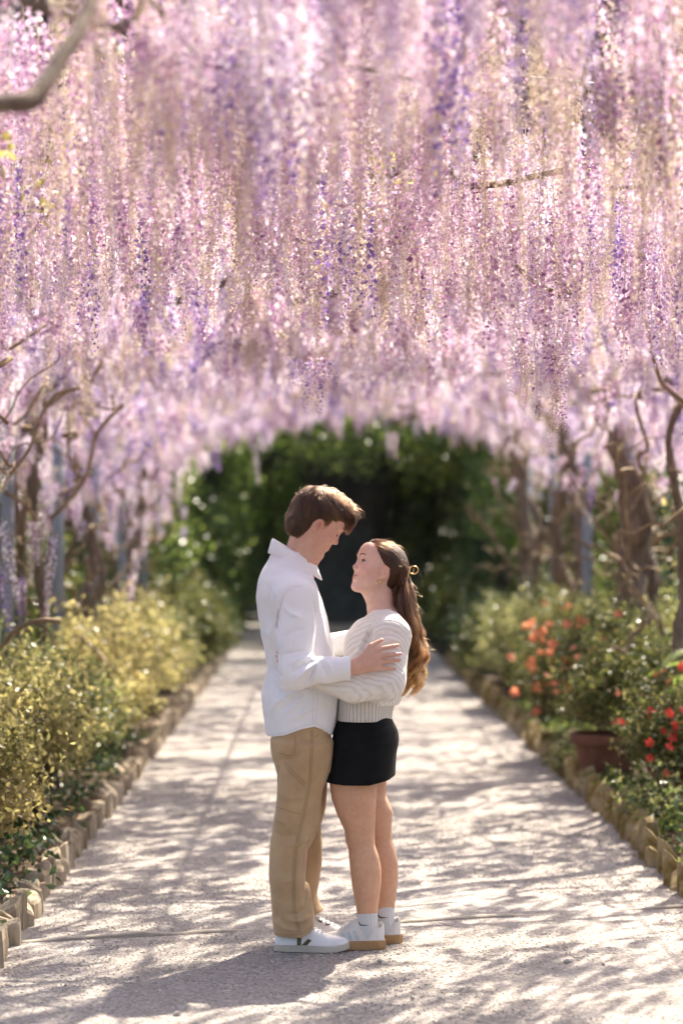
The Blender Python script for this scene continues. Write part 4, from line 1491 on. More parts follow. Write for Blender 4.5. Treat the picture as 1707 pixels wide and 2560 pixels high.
def head_shapes(fd, fr, female=False):
    k = fr.k

    def E(f, s, v, rf, rs, rv, bl, op='u', tilt=0.0):
        M = fr.M
        if tilt:
            c, n = math.cos(tilt), math.sin(tilt)
            M = np.stack([fr.F * c + fr.U * n, fr.S, -fr.F * n + fr.U * c], 1)
        fd.add(ell(fr.p(f, s, v), np.array([rf, rs, rv]) * k, M), bl * k, op)

    def C(a, b, ra, rb, bl, op='u'):
        fd.add(cone(fr.p(*a), fr.p(*b), ra * k, rb * k), bl * k, op)
    E(-.006, 0, .148, .096, .077, .086, 0)                     # cranium
    E(.018, 0, .125, .070, .069, .075, .03)                    # mid face
    E(.032, 0, .085, .050, .058, .055, .03)                    # upper jaw
    E(.036, 0, .045, .041, .046, .036, .025)                   # lower jaw
    for s in (-1, 1):
        C((.005, s * .054, .055), (.058, s * .018, .016), .016, .015, .025)     # jaw line
        E(.056, s * .042, .092, .022, .022, .021, .02)                            # cheek
    E(.062, 0, .014, .0185, .021, .0165, .016)                 # chin
    E(.066, 0, .05, .018, .029, .024, .02)                     # mouth mound
    for s in (-1, 1):
        E(.074, s * .026, .143, .013, .026, .010, .014)                          # brow
    E(.076, 0, .172, .014, .045, .03, .03)                     # forehead
    for s in (-1, 1):
        E(.094, s * .033, .1215, .016, .018, .0125, .012, 's')                   # eye hollows
        E(.071, s * .031, .1205, .0138, .0145, .0128, .004)                      # lids
    C((.080, 0, .132), (.0955, 0, .092), .0075, .0095, .010)   # nose bridge to tip
    E(.0965, 0, .0885, .0095, .0105, .0085, .006)
    for s in (-1, 1):
        E(.0855, s * .0115, .0835, .0115, .0075, .0078, .006)
        E(.089, s * .0065, .0755, .006, .0035, .003, .003, 's')
    E(.0795, 0, .0595, .0085, .021, .0062, .005)               # upper lip
    E(.0775, 0, .0480, .0088, .019, .0070, .005)               # lower lip
    C((.089, -.02, .0535), (.089, .02, .0535), .0016, .0016, .003, 's')
    E(.088, 0, .032, .010, .022, .007, .012, 's')              # dip under the lip
    for s in (-1, 1):                                          # ears
        E(-.007, s * .0790, .108, .0185, .0095, .031, .004, 'u', -.2)
        E(-.003, s * .0905, .111, .0110, .0085, .0195, .004, 's', -.2)
        E(.003, s * .0775, .080, .009, .0065, .009, .006)


def on_face(bvh, fr, s, v, off=.0006):
    """point on the front of the face at side s, height v"""
    o = Vector(fr.p(.16, s, v)); d = Vector(-fr.F)
    h, n, _, _ = bvh.ray_cast(o, d)
    return None if h is None else np.array(h + n * off)


def face_lines(bvh, fr, who, parent, brow_v=.1440, lid=None, mouth=(.0, .0), rs=None):
    """eyebrows, lash lines and the line of the mouth, laid on the face"""
    st = []
    for s in (-1, 1):
        for i in range(110):
            a = rs.random()
            p0 = on_face(bvh, fr, s * (.013 + .031 * a), brow_v + .004 * math.sin(a * 2.6) + rs.normal(0, .0014), .0004)
            p1 = on_face(bvh, fr, s * (.019 + .031 * a), brow_v + .0008 + .004 * math.sin(a * 2.6 + .3), .0012)
            if p0 is not None and p1 is not None:
                st.append(np.array([p0, (p0 + p1) / 2 + fr.F * .0006, p1]))
        for i in range(70):
            a = rs.uniform(-1, 1)
            lv = (lid[0] + lid[1] * (1 - a * a))
            p0 = on_face(bvh, fr, s * (.031 + .0125 * a), lv, .0002)
            if p0 is not None:
                st.append(np.array([p0, p0 + fr.F * .0035 + fr.U * lid[2] * .5, p0 + fr.F * .006 + fr.U * lid[2] + fr.S * s * .001 * a]))
    hair_object('eyebrow', st, .0008, .0003, hair_mat(who + '_brow', (.030, .014, .007)), parent)
    for s in (-1, 1):
        P = [on_face(bvh, fr, s * (.031 + .013 * a), lid[0] + lid[1] * (1 - a * a), .0003) for a in np.linspace(-1, 1, 11)]
        P = [q for q in P if q is not None]
        if len(P) > 3:
            mb = MB(); mb.tube(P, [.0004] + [.0010] * (len(P) - 2) + [.0004], 5)
            obj('lash_line', mb.data('lash_line', M_lash), parent, world=True)
    P = [on_face(bvh, fr, .024 * a, .0532 + mouth[0] * a * a, .0001) for a in np.linspace(-1, 1, 13)]
    P = [q for q in P if q is not None]
    mb = MB(); mb.tube(P, [.0003] + [.0009] * (len(P) - 2) + [.0003], 5)
    obj('mouth', mb.data('mouth', M_mouth), parent, world=True)


M_lash = plain('dark_lash', (0.02, 0.012, 0.009), .7, .2)
M_mouth = plain('mouth_line', (0.16, 0.045, 0.04), .6, .3)


def skin_mat(name, base):
    m = bpy.data.materials.new(name)
    nt, N, L, out = nodes_of(m)
    p = N.new('ShaderNodeBsdfPrincipled')
    a = N.new('ShaderNodeVertexColor'); a.layer_name = 'Col'
    mot = ramp(nt, [(0.3, (0.93, 0.90, 0.89)), (0.7, (1.03, 1.03, 1.03))], noise(nt, 60, 5, .6, tex_coord(nt)))
    mo2 = ramp(nt, [(0.3, (0.95, 0.90, 0.885)), (0.7, (1.04, 1.04, 1.04))], noise(nt, 13, 4, .6, tex_coord(nt)))
    L.new(mixc(nt, 1.0, mixc(nt, 1.0, a.outputs[0], mot, 'MULTIPLY'), mo2, 'MULTIPLY'), p.inputs['Base Color'])
    p.inputs['Roughness'].default_value = 0.55
    p.inputs['Specular IOR Level'].default_value = 0.35
    p.inputs['Subsurface Weight'].default_value = 0.14
    p.inputs['Subsurface Radius'].default_value = (1.0, 0.35, 0.2)
    p.inputs['Subsurface Scale'].default_value = 0.008
    L.new(bump(nt, noise(nt, 260, 3, .6, tex_coord(nt)), .14, .002), p.inputs['Normal'])
    L.new(p.outputs[0], out.inputs[0])
    return m


def hair_mat(name, col, tip=None, rough=.35):
    """strand colour from root to tip, a little different strand by strand"""
    m = bpy.data.materials.new(name)
    nt, N, L, out = nodes_of(m)
    h = N.new('ShaderNodeBsdfHairPrincipled')
    h.parametrization = 'COLOR'
    hi = N.new('ShaderNodeHairInfo')
    tip = tip or col
    base = ramp(nt, [(0.0, col), (0.35, col), (1.0, tip)], hi.outputs['Intercept'])
    var = ramp(nt, [(0.0, (.45, .45, .45)), (.6, (1, 1, 1)), (1.0, (1.7, 1.7, 1.7))], hi.outputs['Random'])
    L.new(mixc(nt, 1.0, base, var, 'MULTIPLY'), h.inputs['Color'])
    h.inputs['Roughness'].default_value = rough
    h.inputs['Radial Roughness'].default_value = .45
    L.new(h.outputs[0], out.inputs[0])
    return m


def ripple(seed, amp, scale):
    """soft uneven slackness all over a garment"""
    r_ = np.random.default_rng(seed)
    W_ = [(r_.normal(0, 1, 3) * scale, r_.uniform(0, 6.28)) for _ in range(7)]

    def fn(x, y, z):
        t = 0
        for w, ph in W_:
            t = t + np.sin(w[0] * x + w[1] * y + .55 * w[2] * z + ph)
        return amp * np.sign(t) * np.abs(t / 3) ** .8
    return fn


def hand(fd, wrist, knuckles, tips, thumb, palm_n, r=.0088, bend=.006, k=.006):
    """wrist point, four knuckles, four tips, thumb chain; palm_n points out of the back of the hand"""
    wrist = np.array(wrist, float); n = np.array(palm_n, float); n /= np.linalg.norm(n)
    K = [np.array(q, float) for q in knuckles]; T = [np.array(q, float) for q in tips]
    mid = sum(K) / 4
    for i, q in enumerate(K):                                  # palm: fan of flattened bones
        w0 = wrist + (q - mid) * .45
        fd.add(cone(w0, q, .0165, .0125, (n, .8)), .012)
    for i, (q, t) in enumerate(zip(K, T)):
        rr = r * (.86 if i == 3 else 1.0)
        d = t - q
        m1 = q + d * .42 + n * bend
        m2 = q + d * .74 + n * bend * .7
        fd.add(cone(q, m1, rr * 1.12, rr * .98), k)
        fd.add(cone(m1, m2, rr * 1.0, rr * .9), .003)
        fd.add(cone(m2, t, rr * .9, rr * .72), .003)
    Th = [np.array(q, float) for q in thumb]
    fd.add(cone(Th[0], Th[1], .0145, .0115), .010)
    fd.add(cone(Th[1], Th[2], .0112, .0080), .004)
# ================================================================== the young man
def cloth_mat(name, c0, c1, wr_scale, wr_str, wr_dist, weave, weave_str, rough=.85):
    """woven cloth: fine weave over soft uneven wrinkles"""
    m = bpy.data.materials.new(name)
    nt, N, L, out = nodes_of(m)
    p = N.new('ShaderNodeBsdfPrincipled')
    co = tex_coord(nt)
    L.new(ramp(nt, [(0.3, c0), (0.7, c1)], noise(nt, 9, 5, .6, co)), p.inputs['Base Color'])
    p.inputs['Roughness'].default_value = rough
    p.inputs['Specular IOR Level'].default_value = .18
    p.inputs['Sheen Weight'].default_value = .2
    n1 = N.new('ShaderNodeTexNoise')
    n1.noise_type = 'RIDGED_MULTIFRACTAL'
    n1.inputs['Scale'].default_value = wr_scale
    n1.inputs['Detail'].default_value = 3
    n1.inputs['Distortion'].default_value = .6
    L.new(mapping(nt, co, (1, .8, .55), (0, R(20), 0)), n1.inputs['Vector'])
    b1 = N.new('ShaderNodeBump'); b1.inputs['Strength'].default_value = wr_str; b1.inputs['Distance'].default_value = wr_dist
    L.new(n1.outputs[0], b1.inputs['Height'])
    b2 = N.new('ShaderNodeBump'); b2.inputs['Strength'].default_value = weave_str; b2.inputs['Distance'].default_value = .002
    L.new(noise(nt, weave, 4, .6, co), b2.inputs['Height'])
    L.new(b1.outputs[0], b2.inputs['Normal'])
    L.new(b2.outputs[0], p.inputs['Normal'])
    L.new(p.outputs[0], out.inputs[0])
    return m


FY = 9.40                                     # the couple's distance into the garden
M_skin_m = skin_mat('fair_skin', None)
M_shirt = cloth_mat('white_cotton', (0.82, 0.815, 0.825), (0.87, 0.865, 0.875), 13, .45, .012, 700, .12)
M_seam_w = plain('white_seam', (0.70, 0.70, 0.73), .85, .1)
M_khaki = cloth_mat('khaki_canvas', (0.40, 0.265, 0.138), (0.51, 0.355, 0.20), 11, .5, .012, 520, .3)
M_stitch = plain('brown_stitching', (0.27, 0.165, 0.08), .9, .1)
M_leather = surf_mat('white_leather', [(0.3, (0.74, 0.73, 0.72)), (0.7, (0.84, 0.83, 0.82))], scale=14, rough=.5, spec=.4, bump_scale=160, bump_strength=.1)
M_sole = surf_mat('dusty_offwhite_rubber', [(0.3, (0.46, 0.41, 0.33)), (0.7, (0.62, 0.57, 0.48))], scale=16, rough=.8, bump_scale=60, bump_strength=.3)
M_vmark = plain('olive_suede', (0.13, 0.105, 0.06), .9, .15)
M_lace = plain('white_lace', (0.78, 0.76, 0.73), .85, .15)

man = empty('person', (-.06, FY, 0), 'young man in a white shirt and khaki trousers with his hand on the woman\'s arm', 'person')


def at(p):
    return (p[0], p[1] + FY, p[2])


def rows_at(rows):
    return [(z, a, b, yc + FY, yh) for z, a, b, yc, yh in rows]


hp_, hy_ = R(30), R(7)
FwM = (math.cos(hp_) * math.cos(hy_), math.cos(hp_) * math.sin(hy_), -math.sin(hp_))
UpM = (math.sin(hp_) * math.cos(hy_), math.sin(hp_) * math.sin(hy_), math.cos(hp_))
nose = np.array(at((.0815, 0.0, 1.570)))
frM = Frame(nose - (.1056 * np.array(FwM) + .089 * np.array(UpM)), FwM, UpM, 1.0)

# ---- body: one continuous skin from head to ankles
fd = Field(at((-.29, -.37, .05)), at((.36, .34, 1.83)), .0032)
head_shapes(fd, frM)
fd.add(cone(frM.p(-.022, 0, .075), at((-.082, 0, 1.47)), .058, .060), .03)
fd.add(cone(frM.p(.02, 0, .035), at((-.05, 0, 1.46)), .036, .045), .03)
fd.add(loft(rows_at([(.80, -.13, .01, 0, .12), (.95, -.14, .02, 0, .13), (1.1, -.16, .03, 0, .14), (1.3, -.185, -.0, 0, .15), (1.42, -.175, -.03, 0, .14), (1.48, -.14, -.05, 0, .07)]), yaw=R(10)), .04)
fd.add(cone(at((-.075, -.15, 1.40)), at((-.085, -.265, 1.08)), .042, .030), .05)
fd.add(cone(at((-.085, -.265, 1.08)), at((.05, -.284, 1.097)), .030, .024), .02)
fd.add(cone(at((.05, -.284, 1.097)), at((.14, -.293, 1.108)), .024, .0275), .02)
fd.add(cone(at((-.14, .15, 1.40)), at((-.02, .27, 1.14)), .05, .042), .05)
fd.add(cone(at((-.02, .27, 1.14)), at((.21, .225, 1.19)), .042, .028), .02)
for yy, dx in ((-.085, 0), (.085, .03)):
    fd.add(cone(at((-.06 + dx, yy, .85)), at((-.07 + dx, yy, .47)), .056, .045), .04)
    fd.add(cone(at((-.07 + dx, yy, .47)), at((-.10 + dx, yy, .09)), .045, .036), .02)
# near hand laid on her arm
hand(fd, at((.15, -.293, 1.108)), [at((.2298, -.290, 1.1733)), at((.2377, -.292, 1.1477)), at((.2357, -.291, 1.1255)), at((.2298, -.286, 1.1035))],
     [at((.3067, -.272, 1.188)), at((.3165, -.274, 1.1555)), at((.3126, -.274, 1.132)), at((.2958, -.274, 1.099))],
     [at((.172, -.290, 1.140)), at((.203, -.289, 1.185)), at((.2456, -.279, 1.2068))], (0, -1, 0))
# far hand behind her
hand(fd, at((.22, .22, 1.19)), [at((.30, .19, 1.225)), at((.305, .185, 1.20)), at((.302, .18, 1.178)), at((.295, .18, 1.158))],
     [at((.36, .13, 1.23)), at((.365, .12, 1.20)), at((.36, .12, 1.175)), at((.35, .125, 1.15))], [at((.245, .205, 1.22)), at((.27, .19, 1.255)), at((.31, .165, 1.275))], (0.3, 1, 0))
me = fd.mesh('body', M_skin_m)
V = verts_of(me)
loc = frM.local(V)
base = np.array([0.66, 0.41, 0.31])
cols = np.tile(base, (len(V), 1))


def blob(loc, c, r):
    return np.exp(-(((loc - np.array(c)) / np.array(r)) ** 2).sum(1))[:, None]


def tint(cols, w, c):
    return cols * (1 - w) + np.array(c) * w


for s in (-1, 1):
    cols = tint(cols, .55 * blob(loc, (.07, s * .045, .088), (.03, .025, .025)), (0.66, 0.32, 0.25))
    cols = tint(cols, .65 * blob(loc, (-.004, s * .08, .108), (.022, .014, .032)), (0.66, 0.31, 0.23))
cols = tint(cols, .5 * blob(loc, (.1, 0, .088), (.014, .016, .014)), (0.64, 0.26, 0.18))
cols = tint(cols, .85 * blob(loc, (.086, 0, .058), (.014, .02, .005)), (0.50, 0.18, 0.14))
cols = tint(cols, .85 * blob(loc, (.085, 0, .0475), (.014, .018, .006)), (0.52, 0.19, 0.15))
hl = np.exp(-((V - np.array(at((.28, -.27, 1.14)))) ** 2).sum(1) / .05 ** 2)[:, None]
cols = tint(cols, .35 * hl, (0.68, 0.39, 0.29))
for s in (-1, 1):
    cols = tint(cols, .6 * blob(loc, (-.001, s * .083, .110), (.009, .008, .015)), (0.30, 0.10, 0.07))  # ear hollow painted darker to deepen its shade
set_colors(me, cols)
body_m = obj('body', me, man, world=True)
body_bvh = bvh_of(me)

# ---- hair
M_hairbase_m = surf_mat('brown_hair_mass', [(0.3, (0.035, 0.018, 0.010)), (0.7, (0.075, 0.040, 0.020))], scale=30, rough=.6, bump_scale=60, bump_strength=.8, bump_dist=.006, stretch=(1, 1, .3))
fh = Field(at((-.16, -.11, 1.55)), at((.17, .11, 1.83)), .003)
Cc = np.array((-.020, 0, .162)); Rc = np.array((.106, .0865, .094))
fh.add(ell(frM.p(*Cc), Rc, frM.M), 0)
fh.add(ell(frM.p(-.064, 0, .100), (.058, .068, .066), frM.M), .03)            # back of the head to the nape
fh.add(ell(frM.p(-.050, 0, .062), (.040, .058, .042), frM.M), .03)
fh.add(ell(frM.p(.052, 0, .203), (.058, .066, .042), frM.M), .03)             # quiff
fh.add(ell(frM.p(.084, 0, .186), (.020, .052, .028), frM.M), .02)
for s in (-1, 1):
    fh.add(ell(frM.p(.018, s * .066, .135), (.012, .010, .024), frM.M), .01)    # sideburns


def hairline(x, y, z):
    q = [(x - frM.O[0]) * frM.M[0, k] + (y - frM.O[1]) * frM.M[1, k] + (z - frM.O[2]) * frM.M[2, k] for k in range(3)]
    f, s, v = q
    lim = np.interp(f, [-.135, -.115, -.10, -.085, -.045, -.032, -.025, -.016, .0, .012, .017, .026, .036, .05, .075, .1], [.10, .062, .042, .030, .030, .048, .100, .134, .138, .128, .114, .114, .158, .152, .146, .150])
    return lim - v


fh.clip(hairline)
me = fh.mesh('hair', M_hairbase_m)
hair_m = obj('hair', me, man, world=True)
HV = verts_of(me)
HN = np.empty(len(me.vertices) * 3, np.float32); me.vertices.foreach_get('normal', HN); HN = HN.reshape(-1, 3)
rs = np.random.default_rng(5)
locks = [[], [], []]
crown = frM.p(-.06, 0, .245)
hb = bvh_of(me)
lock_c = HV[rs.integers(0, len(HV), 300)]
lock_d = rs.normal(0, .24, (300, 3)); lock_l = rs.uniform(0, .006, 300); lock_n = rs.uniform(.8, 1.35, 300); lock_k = rs.choice(3, 300, p=[.34, .42, .24])
for i in rs.integers(0, len(HV), 9000):
    p = HV[i].astype(float); nrm = HN[i].astype(float)
    l = frM.local(p[None])[0]
    if l[2] < .06 and l[0] > -.02:
        continue
    g = int(np.argmin(((lock_c - p) ** 2).sum(1)))
    fwd = frM.F * (1.0 if l[0] > -.02 else .1) * max(0, l[2] - .13) * 9 - frM.U * .75 + (p - crown) * 3 + frM.F * .25
    if l[0] < -.05:
        fwd = -frM.U + frM.F * .25
    fwd = fwd + lock_d[g] + rs.normal(0, .15, 3) + (lock_c[g] - p) * 9
    ln_ = rs.uniform(.03, .05) * lock_n[g] * (.65 if l[2] < .12 else 1.25)
    st = [p - nrm * .002]
    q = p.copy()
    for k in range(5):
        d = fwd - nrm * (fwd @ nrm); d /= np.linalg.norm(d) + 1e-6
        q = q + d * ln_ / 5
        hit, nn, _, _ = hb.find_nearest(Vector(q))
        nn = np.array(nn)
        q = np.array(hit) * .72 + q * .28 + nn * (.0010 + lock_l[g] * (k / 4) ** 1.5 * .75)
        nrm = nn
        fwd = fwd * .9 - frM.U * .08
        st.append(q.copy())
    locks[lock_k[g]].append(catmull(st, 8))
for j in range(26):                                                         # fringe falling over the brow, in locks
    s0 = rs.uniform(-.058, .058); ef, ev, es = rs.uniform(.094, .124), rs.uniform(.140, .170), rs.uniform(-.012, .012)
    mf = rs.uniform(.112, .128)
    for i in range(30):
        s = s0 + rs.normal(0, .004)
        st = [frM.p(.065 + rs.uniform(-.03, .02), s, .226 + rs.uniform(-.008, .006)), frM.p(mf - .010 + rs.normal(0, .002), s * 1.05, .208 + rs.normal(0, .003)),
              frM.p(mf + rs.normal(0, .002), s * 1.08 + es * .5, .183 + rs.normal(0, .003)), frM.p(ef + rs.normal(0, .0025), s0 * 1.1 + es + (s - s0) * .5, ev + rs.normal(0, .004))]
        locks[j % 3].append(catmull(st, 9))
for i in range(170):                                                        # tousled ends on top
    s = rs.uniform(-.06, .06)
    f0 = rs.uniform(-.05, .09)
    top = .258 - max(0, f0) * .22
    st = [frM.p(f0, s, top - .012), frM.p(f0 + rs.uniform(.005, .02), s * 1.1, top + rs.uniform(-.004, .008)), frM.p(f0 + rs.uniform(.025, .05), s * 1.2 + rs.uniform(-.01, .01), top + rs.uniform(-.012, .010)),
          frM.p(f0 + rs.uniform(.04, .065), s * 1.2 + rs.uniform(-.01, .01), top - rs.uniform(.002, .03))]
    locks[i % 3].append(catmull(st, 9))
fly = []
for i in rs.integers(0, len(HV), 260):                                      # single loose hairs that soften the outline
    p = HV[i].astype(float); nrm = HN[i].astype(float)
    if frM.local(p[None])[0][2] < .09:
        continue
    d = frM.F * rs.uniform(-.2, .9) - frM.U * rs.uniform(-.3, .8) + rs.normal(0, .5, 3)
    d = d - nrm * (d @ nrm); d /= np.linalg.norm(d) + 1e-6
    a_ = rs.uniform(.004, .013)
    fly.append(catmull([p, p + d * .012 + nrm * a_ * .7, p + d * .026 + nrm * a_, p + d * .038 + nrm * a_ * rs.uniform(.3, 1.1)], 9))
hair_object('stray_hair', fly, .00035, .0002, hair_mat('brown_stray', (.10, .05, .024), None, .27), man)
for k_, (lk, c_) in enumerate(zip(locks, ((.020, .008, .004), (.048, .020, .009), (.11, .050, .022)))):
    hair_object('hair_strands', lk, .00075, .0003, hair_mat('brown_hair_lock', c_, None, .27), man)
face_lines(body_bvh, frM, 'brown', man, .1450, (.1165, -.0035, -.003), (.010, 0), rs)

# ---- shirt
fd = Field(at((-.30, -.38, .79)), at((.27, .36, 1.58)), .0042)
TORSO = [(.80, -.196, .062, 0, .180), (.822, -.1927, .0636, 0, .180), (.873, -.1978, .0738, 0, .181), (.9245, -.204, .0815, 0, .180), (.981, -.2081, .086, 0, .176), (1.037, -.1978, .080, 0, .172),
         (1.0885, -.1876, .0738, 0, .170), (1.160, -.2004, .061, 0, .175), (1.2166, -.2183, .0507, 0, .180), (1.283, -.2286, .0369, 0, .185), (1.36, -.2337, .0123, 0, .185), (1.432, -.2235, -.012, 0, .155),
         (1.47, -.208, -.014, 0, .118), (1.50, -.19, -.018, 0, .088), (1.535, -.175, -.03, 0, .068)]
fd.add(loft(rows_at(TORSO), p=2.25, yaw=R(10)))
fd.add(cone(at((-.075, -.135, 1.388)), at((-.075, -.175, 1.36)), .07, .076), .05)
fd.add(cone(at((-.075, -.175, 1.36)), at((-.085, -.262, 1.085)), .078, .064), .03)
fd.add(cone(at((-.085, -.262, 1.085)), at((.03, -.280, 1.095)), .062, .047), .02)
fd.add(cone(at((.03, -.280, 1.095)), at((.125, -.291, 1.105)), .047, .044), .02)
fd.add(cone(at((-.14, .14, 1.388)), at((-.14, .17, 1.36)), .07, .074), .05)
fd.add(cone(at((-.14, .17, 1.36)), at((-.02, .27, 1.14)), .076, .060), .03)
fd.add(cone(at((-.02, .27, 1.14)), at((.18, .23, 1.185)), .056, .045), .02)
yn = FY - .1
for pts_, amp, wid in (
        ([(-.037, 1.015), (-.10, .995), (-.15, .968), (-.178, .93)], -.006, .012), ([(-.03, 1.0), (-.09, .97), (-.135, .93)], .005, .012),
        ([(-.03, 1.005), (-.08, .955), (-.125, .915)], -.005, .011), ([(-.01, .955), (-.05, .925), (-.09, .90)], -.004, .012), ([(.0, .94), (-.06, .905)], .003, .012),
        ([(-.17, 1.20), (-.155, 1.165), (-.14, 1.15)], .005, .009), ([(-.165, 1.27), (-.18, 1.22), (-.175, 1.17)], -.004, .012), ([(-.19, 1.36), (-.195, 1.30), (-.18, 1.25)], .004, .014),
        ([(-.185, 1.10), (-.16, 1.085), (-.13, 1.075)], .004, .010), ([(-.175, 1.06), (-.14, 1.03), (-.11, 1.02)], -.005, .011), ([(-.15, 1.045), (-.14, 1.0), (-.135, .965)], .004, .011),
        ([(-.006, 1.128), (-.05, 1.118), (-.09, 1.09)], .007, .008), ([(-.006, 1.122), (-.04, 1.095), (-.075, 1.055)], -.006, .008), ([(.0, 1.115), (-.02, 1.075), (-.05, 1.04)], .007, .007),
        ([(.004, 1.12), (.0, 1.08), (-.015, 1.045)], -.005, .007), ([(.015, 1.125), (.03, 1.10), (.035, 1.07)], .004, .007), ([(.04, 1.13), (.055, 1.11), (.06, 1.08)], -.003, .007),
        ([(-.02, 1.15), (-.055, 1.14), (-.10, 1.12)], -.005, .009), ([(-.03, 1.165), (-.07, 1.165), (-.12, 1.155)], .004, .010), ([(-.12, 1.22), (-.08, 1.24), (-.04, 1.25)], .003, .012),
        ([(-.13, 1.34), (-.10, 1.31), (-.05, 1.29)], -.003, .014), ([(-.02, 1.38), (-.01, 1.33), (0, 1.27)], .004, .009), ([(-.125, 1.36), (-.142, 1.31), (-.150, 1.24)], .006, .007)):
    f_, lo_, hi_ = fold(pts_, amp * 2.9, wid * .9, True, yn)
    fd.disp(f_, lo_, hi_)


def shirt_clip2(x, y, z):
    hem = np.interp(x, [-.22, -.19, -.12, -.055, -.008, .02, .06, .1], [.822, .822, .838, .863, .872, .860, .832, .828])
    cuff = np.where(y < FY - .18, x - .128, x - .185)
    return np.maximum(hem - z, cuff)


fd.disp(ripple(3, .0048, 26), (-9, -99, 0), (9, 99, 9))
fd.clip(shirt_clip2)
me = fd.mesh('shirt', M_shirt)
shirt = obj('shirt', me, man, world=True)
sb = bvh_of(me)
for pts_ in ([(-.055, 1.41), (-.085, 1.408), (-.115, 1.385), (-.135, 1.34), (-.143, 1.28)], [(-.135, 1.345), (-.165, 1.385), (-.195, 1.425)],
             [(.004, 1.0), (.003, .95), (-.004, .885)], [(-.012, 1.0), (-.012, .95), (-.014, .885)], [(.088, 1.148), (.094, 1.105), (.090, 1.062)],
             [(-.187, .834), (-.12, .850), (-.055, .875), (-.008, .884), (.02, .872), (.055, .845)]):
    seam('seam', sb, pts_, .0011, M_seam_w, shirt)
# collar
V, Fc = [], []
nth = 40
prof = [(1.0, 0.0, .0), (1.02, .004, .0), (1.10, -.004, 0), (1.19, -.030, 0), (1.27, -.052, 0), (1.25, -.054, 0), (1.05, -.02, 0)]
for i in range(nth + 1):
    th = R(14) + (2 * math.pi - R(28)) * i / nth
    c, s = math.cos(th), math.sin(th)
    z0 = 1.540 - .048 * c
    front = max(0, c) ** 3
    for (sc, dz, _) in prof:
        rx, ry = .080 * sc, .066 * sc
        V.append(at((-.088 + rx * c + .012 * front * (sc - 1) * 4, ry * s, z0 + dz * (1 + .25 * front))))
m = len(prof)
for i in range(nth):
    for k in range(m - 1):
        Fc.append((i * m + k, i * m + k + 1, (i + 1) * m + k + 1, (i + 1) * m + k))
o = obj('collar', mesh_data('collar', V, Fc, M_shirt), shirt, world=True)
md = o.modifiers.new('thickness', 'SOLIDIFY'); md.thickness = .0022

# ---- trousers
fd = Field(at((-.24, -.24, .03)), at((.12, .24, .98)), .0045)
NEAR = [(.075, -.160, -.012, -.10, .080), (.113, -.165, -.0098, -.10, .082), (.154, -.1692, -.014, -.10, .083), (.216, -.1754, -.0202, -.10, .083), (.299, -.1804, -.0285, -.10, .084), (.382, -.1796, -.0305, -.098, .086),
        (.4315, -.1775, -.014, -.096, .087), (.477, -.1713, .0026, -.095, .089), (.527, -.163, .0129, -.094, .090), (.589, -.1556, .0171, -.092, .092), (.630, -.1506, .0233, -.09, .094), (.672, -.1506, .0419, -.088, .095), (.721, -.1506, .0523, -.085, .096), (.80, -.160, .056, -.08, .10)]
FAR = [(.09, -.10, .036, .095, .072), (.135, -.11, .0290, .095, .075), (.154, -.12, .015, .095, .078), (.2, -.15, .001, .095, .08), (.237, -.15, .0088, .095, .08), (.32, -.15, .0183, .095, .082), (.4025, -.15, .02, .095, .084), (.4646, -.15, .0175, .095, .086), (.485, -.14, .0233, .095, .088), (.547, -.14, .0378, .092, .09), (.647, -.14, .0398, .09, .094), (.72, -.145, .045, .085, .095), (.80, -.155, .05, .08, .10)]
fd.add(loft(rows_at(NEAR), p=2.3))
fd.add(loft(rows_at(FAR), p=2.3), .012)
fd.add(loft(rows_at([(.71, -.150, .046, 0, .165), (.767, -.150, .052, 0, .172), (.8165, -.172, .0580, 0, .168), (.86, -.174, .056, 0, .160), (.95, -.165, .05, 0, .15)]), p=2.4, yaw=R(8)), .035)
fd.add(ell(at((-.118, -.06, .79)), (.058, .095, .075)), .04)
for pts_, amp, wid in (([(.005, .50), (-.03, .445), (-.07, .425), (-.11, .42)], -.007, .013), ([(-.0, .475), (-.045, .425), (-.085, .41)], .006, .010), ([(-.165, .47), (-.12, .455), (-.07, .465)], .004, .014),
                       ([(-.16, .52), (-.11, .505)], -.004, .014), ([(-.17, .40), (-.12, .38)], .004, .016), ([(-.035, .40), (-.04, .30), (-.045, .20)], .007, .010), ([(-.06, .41), (-.068, .30), (-.065, .2)], -.006, .011),
                       ([(-.04, .19), (-.07, .165), (-.11, .160)], .006, .010), ([(-.02, .15), (-.06, .135), (-.11, .14)], -.007, .012), ([(-.15, .20), (-.14, .15), (-.11, .11)], .005, .012), ([(-.16, .13), (-.12, .105), (-.07, .10)], -.005, .010),
                       ([(-.15, .745), (-.10, .75), (-.06, .775)], .004, .010), ([(.03, .70), (-.01, .66), (-.04, .65)], .003, .014), ([(-.14, .62), (-.10, .60), (-.04, .61)], -.003, .016), ([(-.165, .30), (-.12, .28), (-.08, .30)], -.004, .018)):
    f_, lo_, hi_ = fold(pts_, amp * 2.5, wid, True, FY - .02)
    fd.disp(f_, lo_, hi_)


def tr_clip(x, y, z):
    near = np.interp(x, [-.17, -.06, -.01], [.064, .066, .098])
    far = np.interp(x, [-.05, .03], [.10, .138])
    return np.where(y < FY, near, far) - z


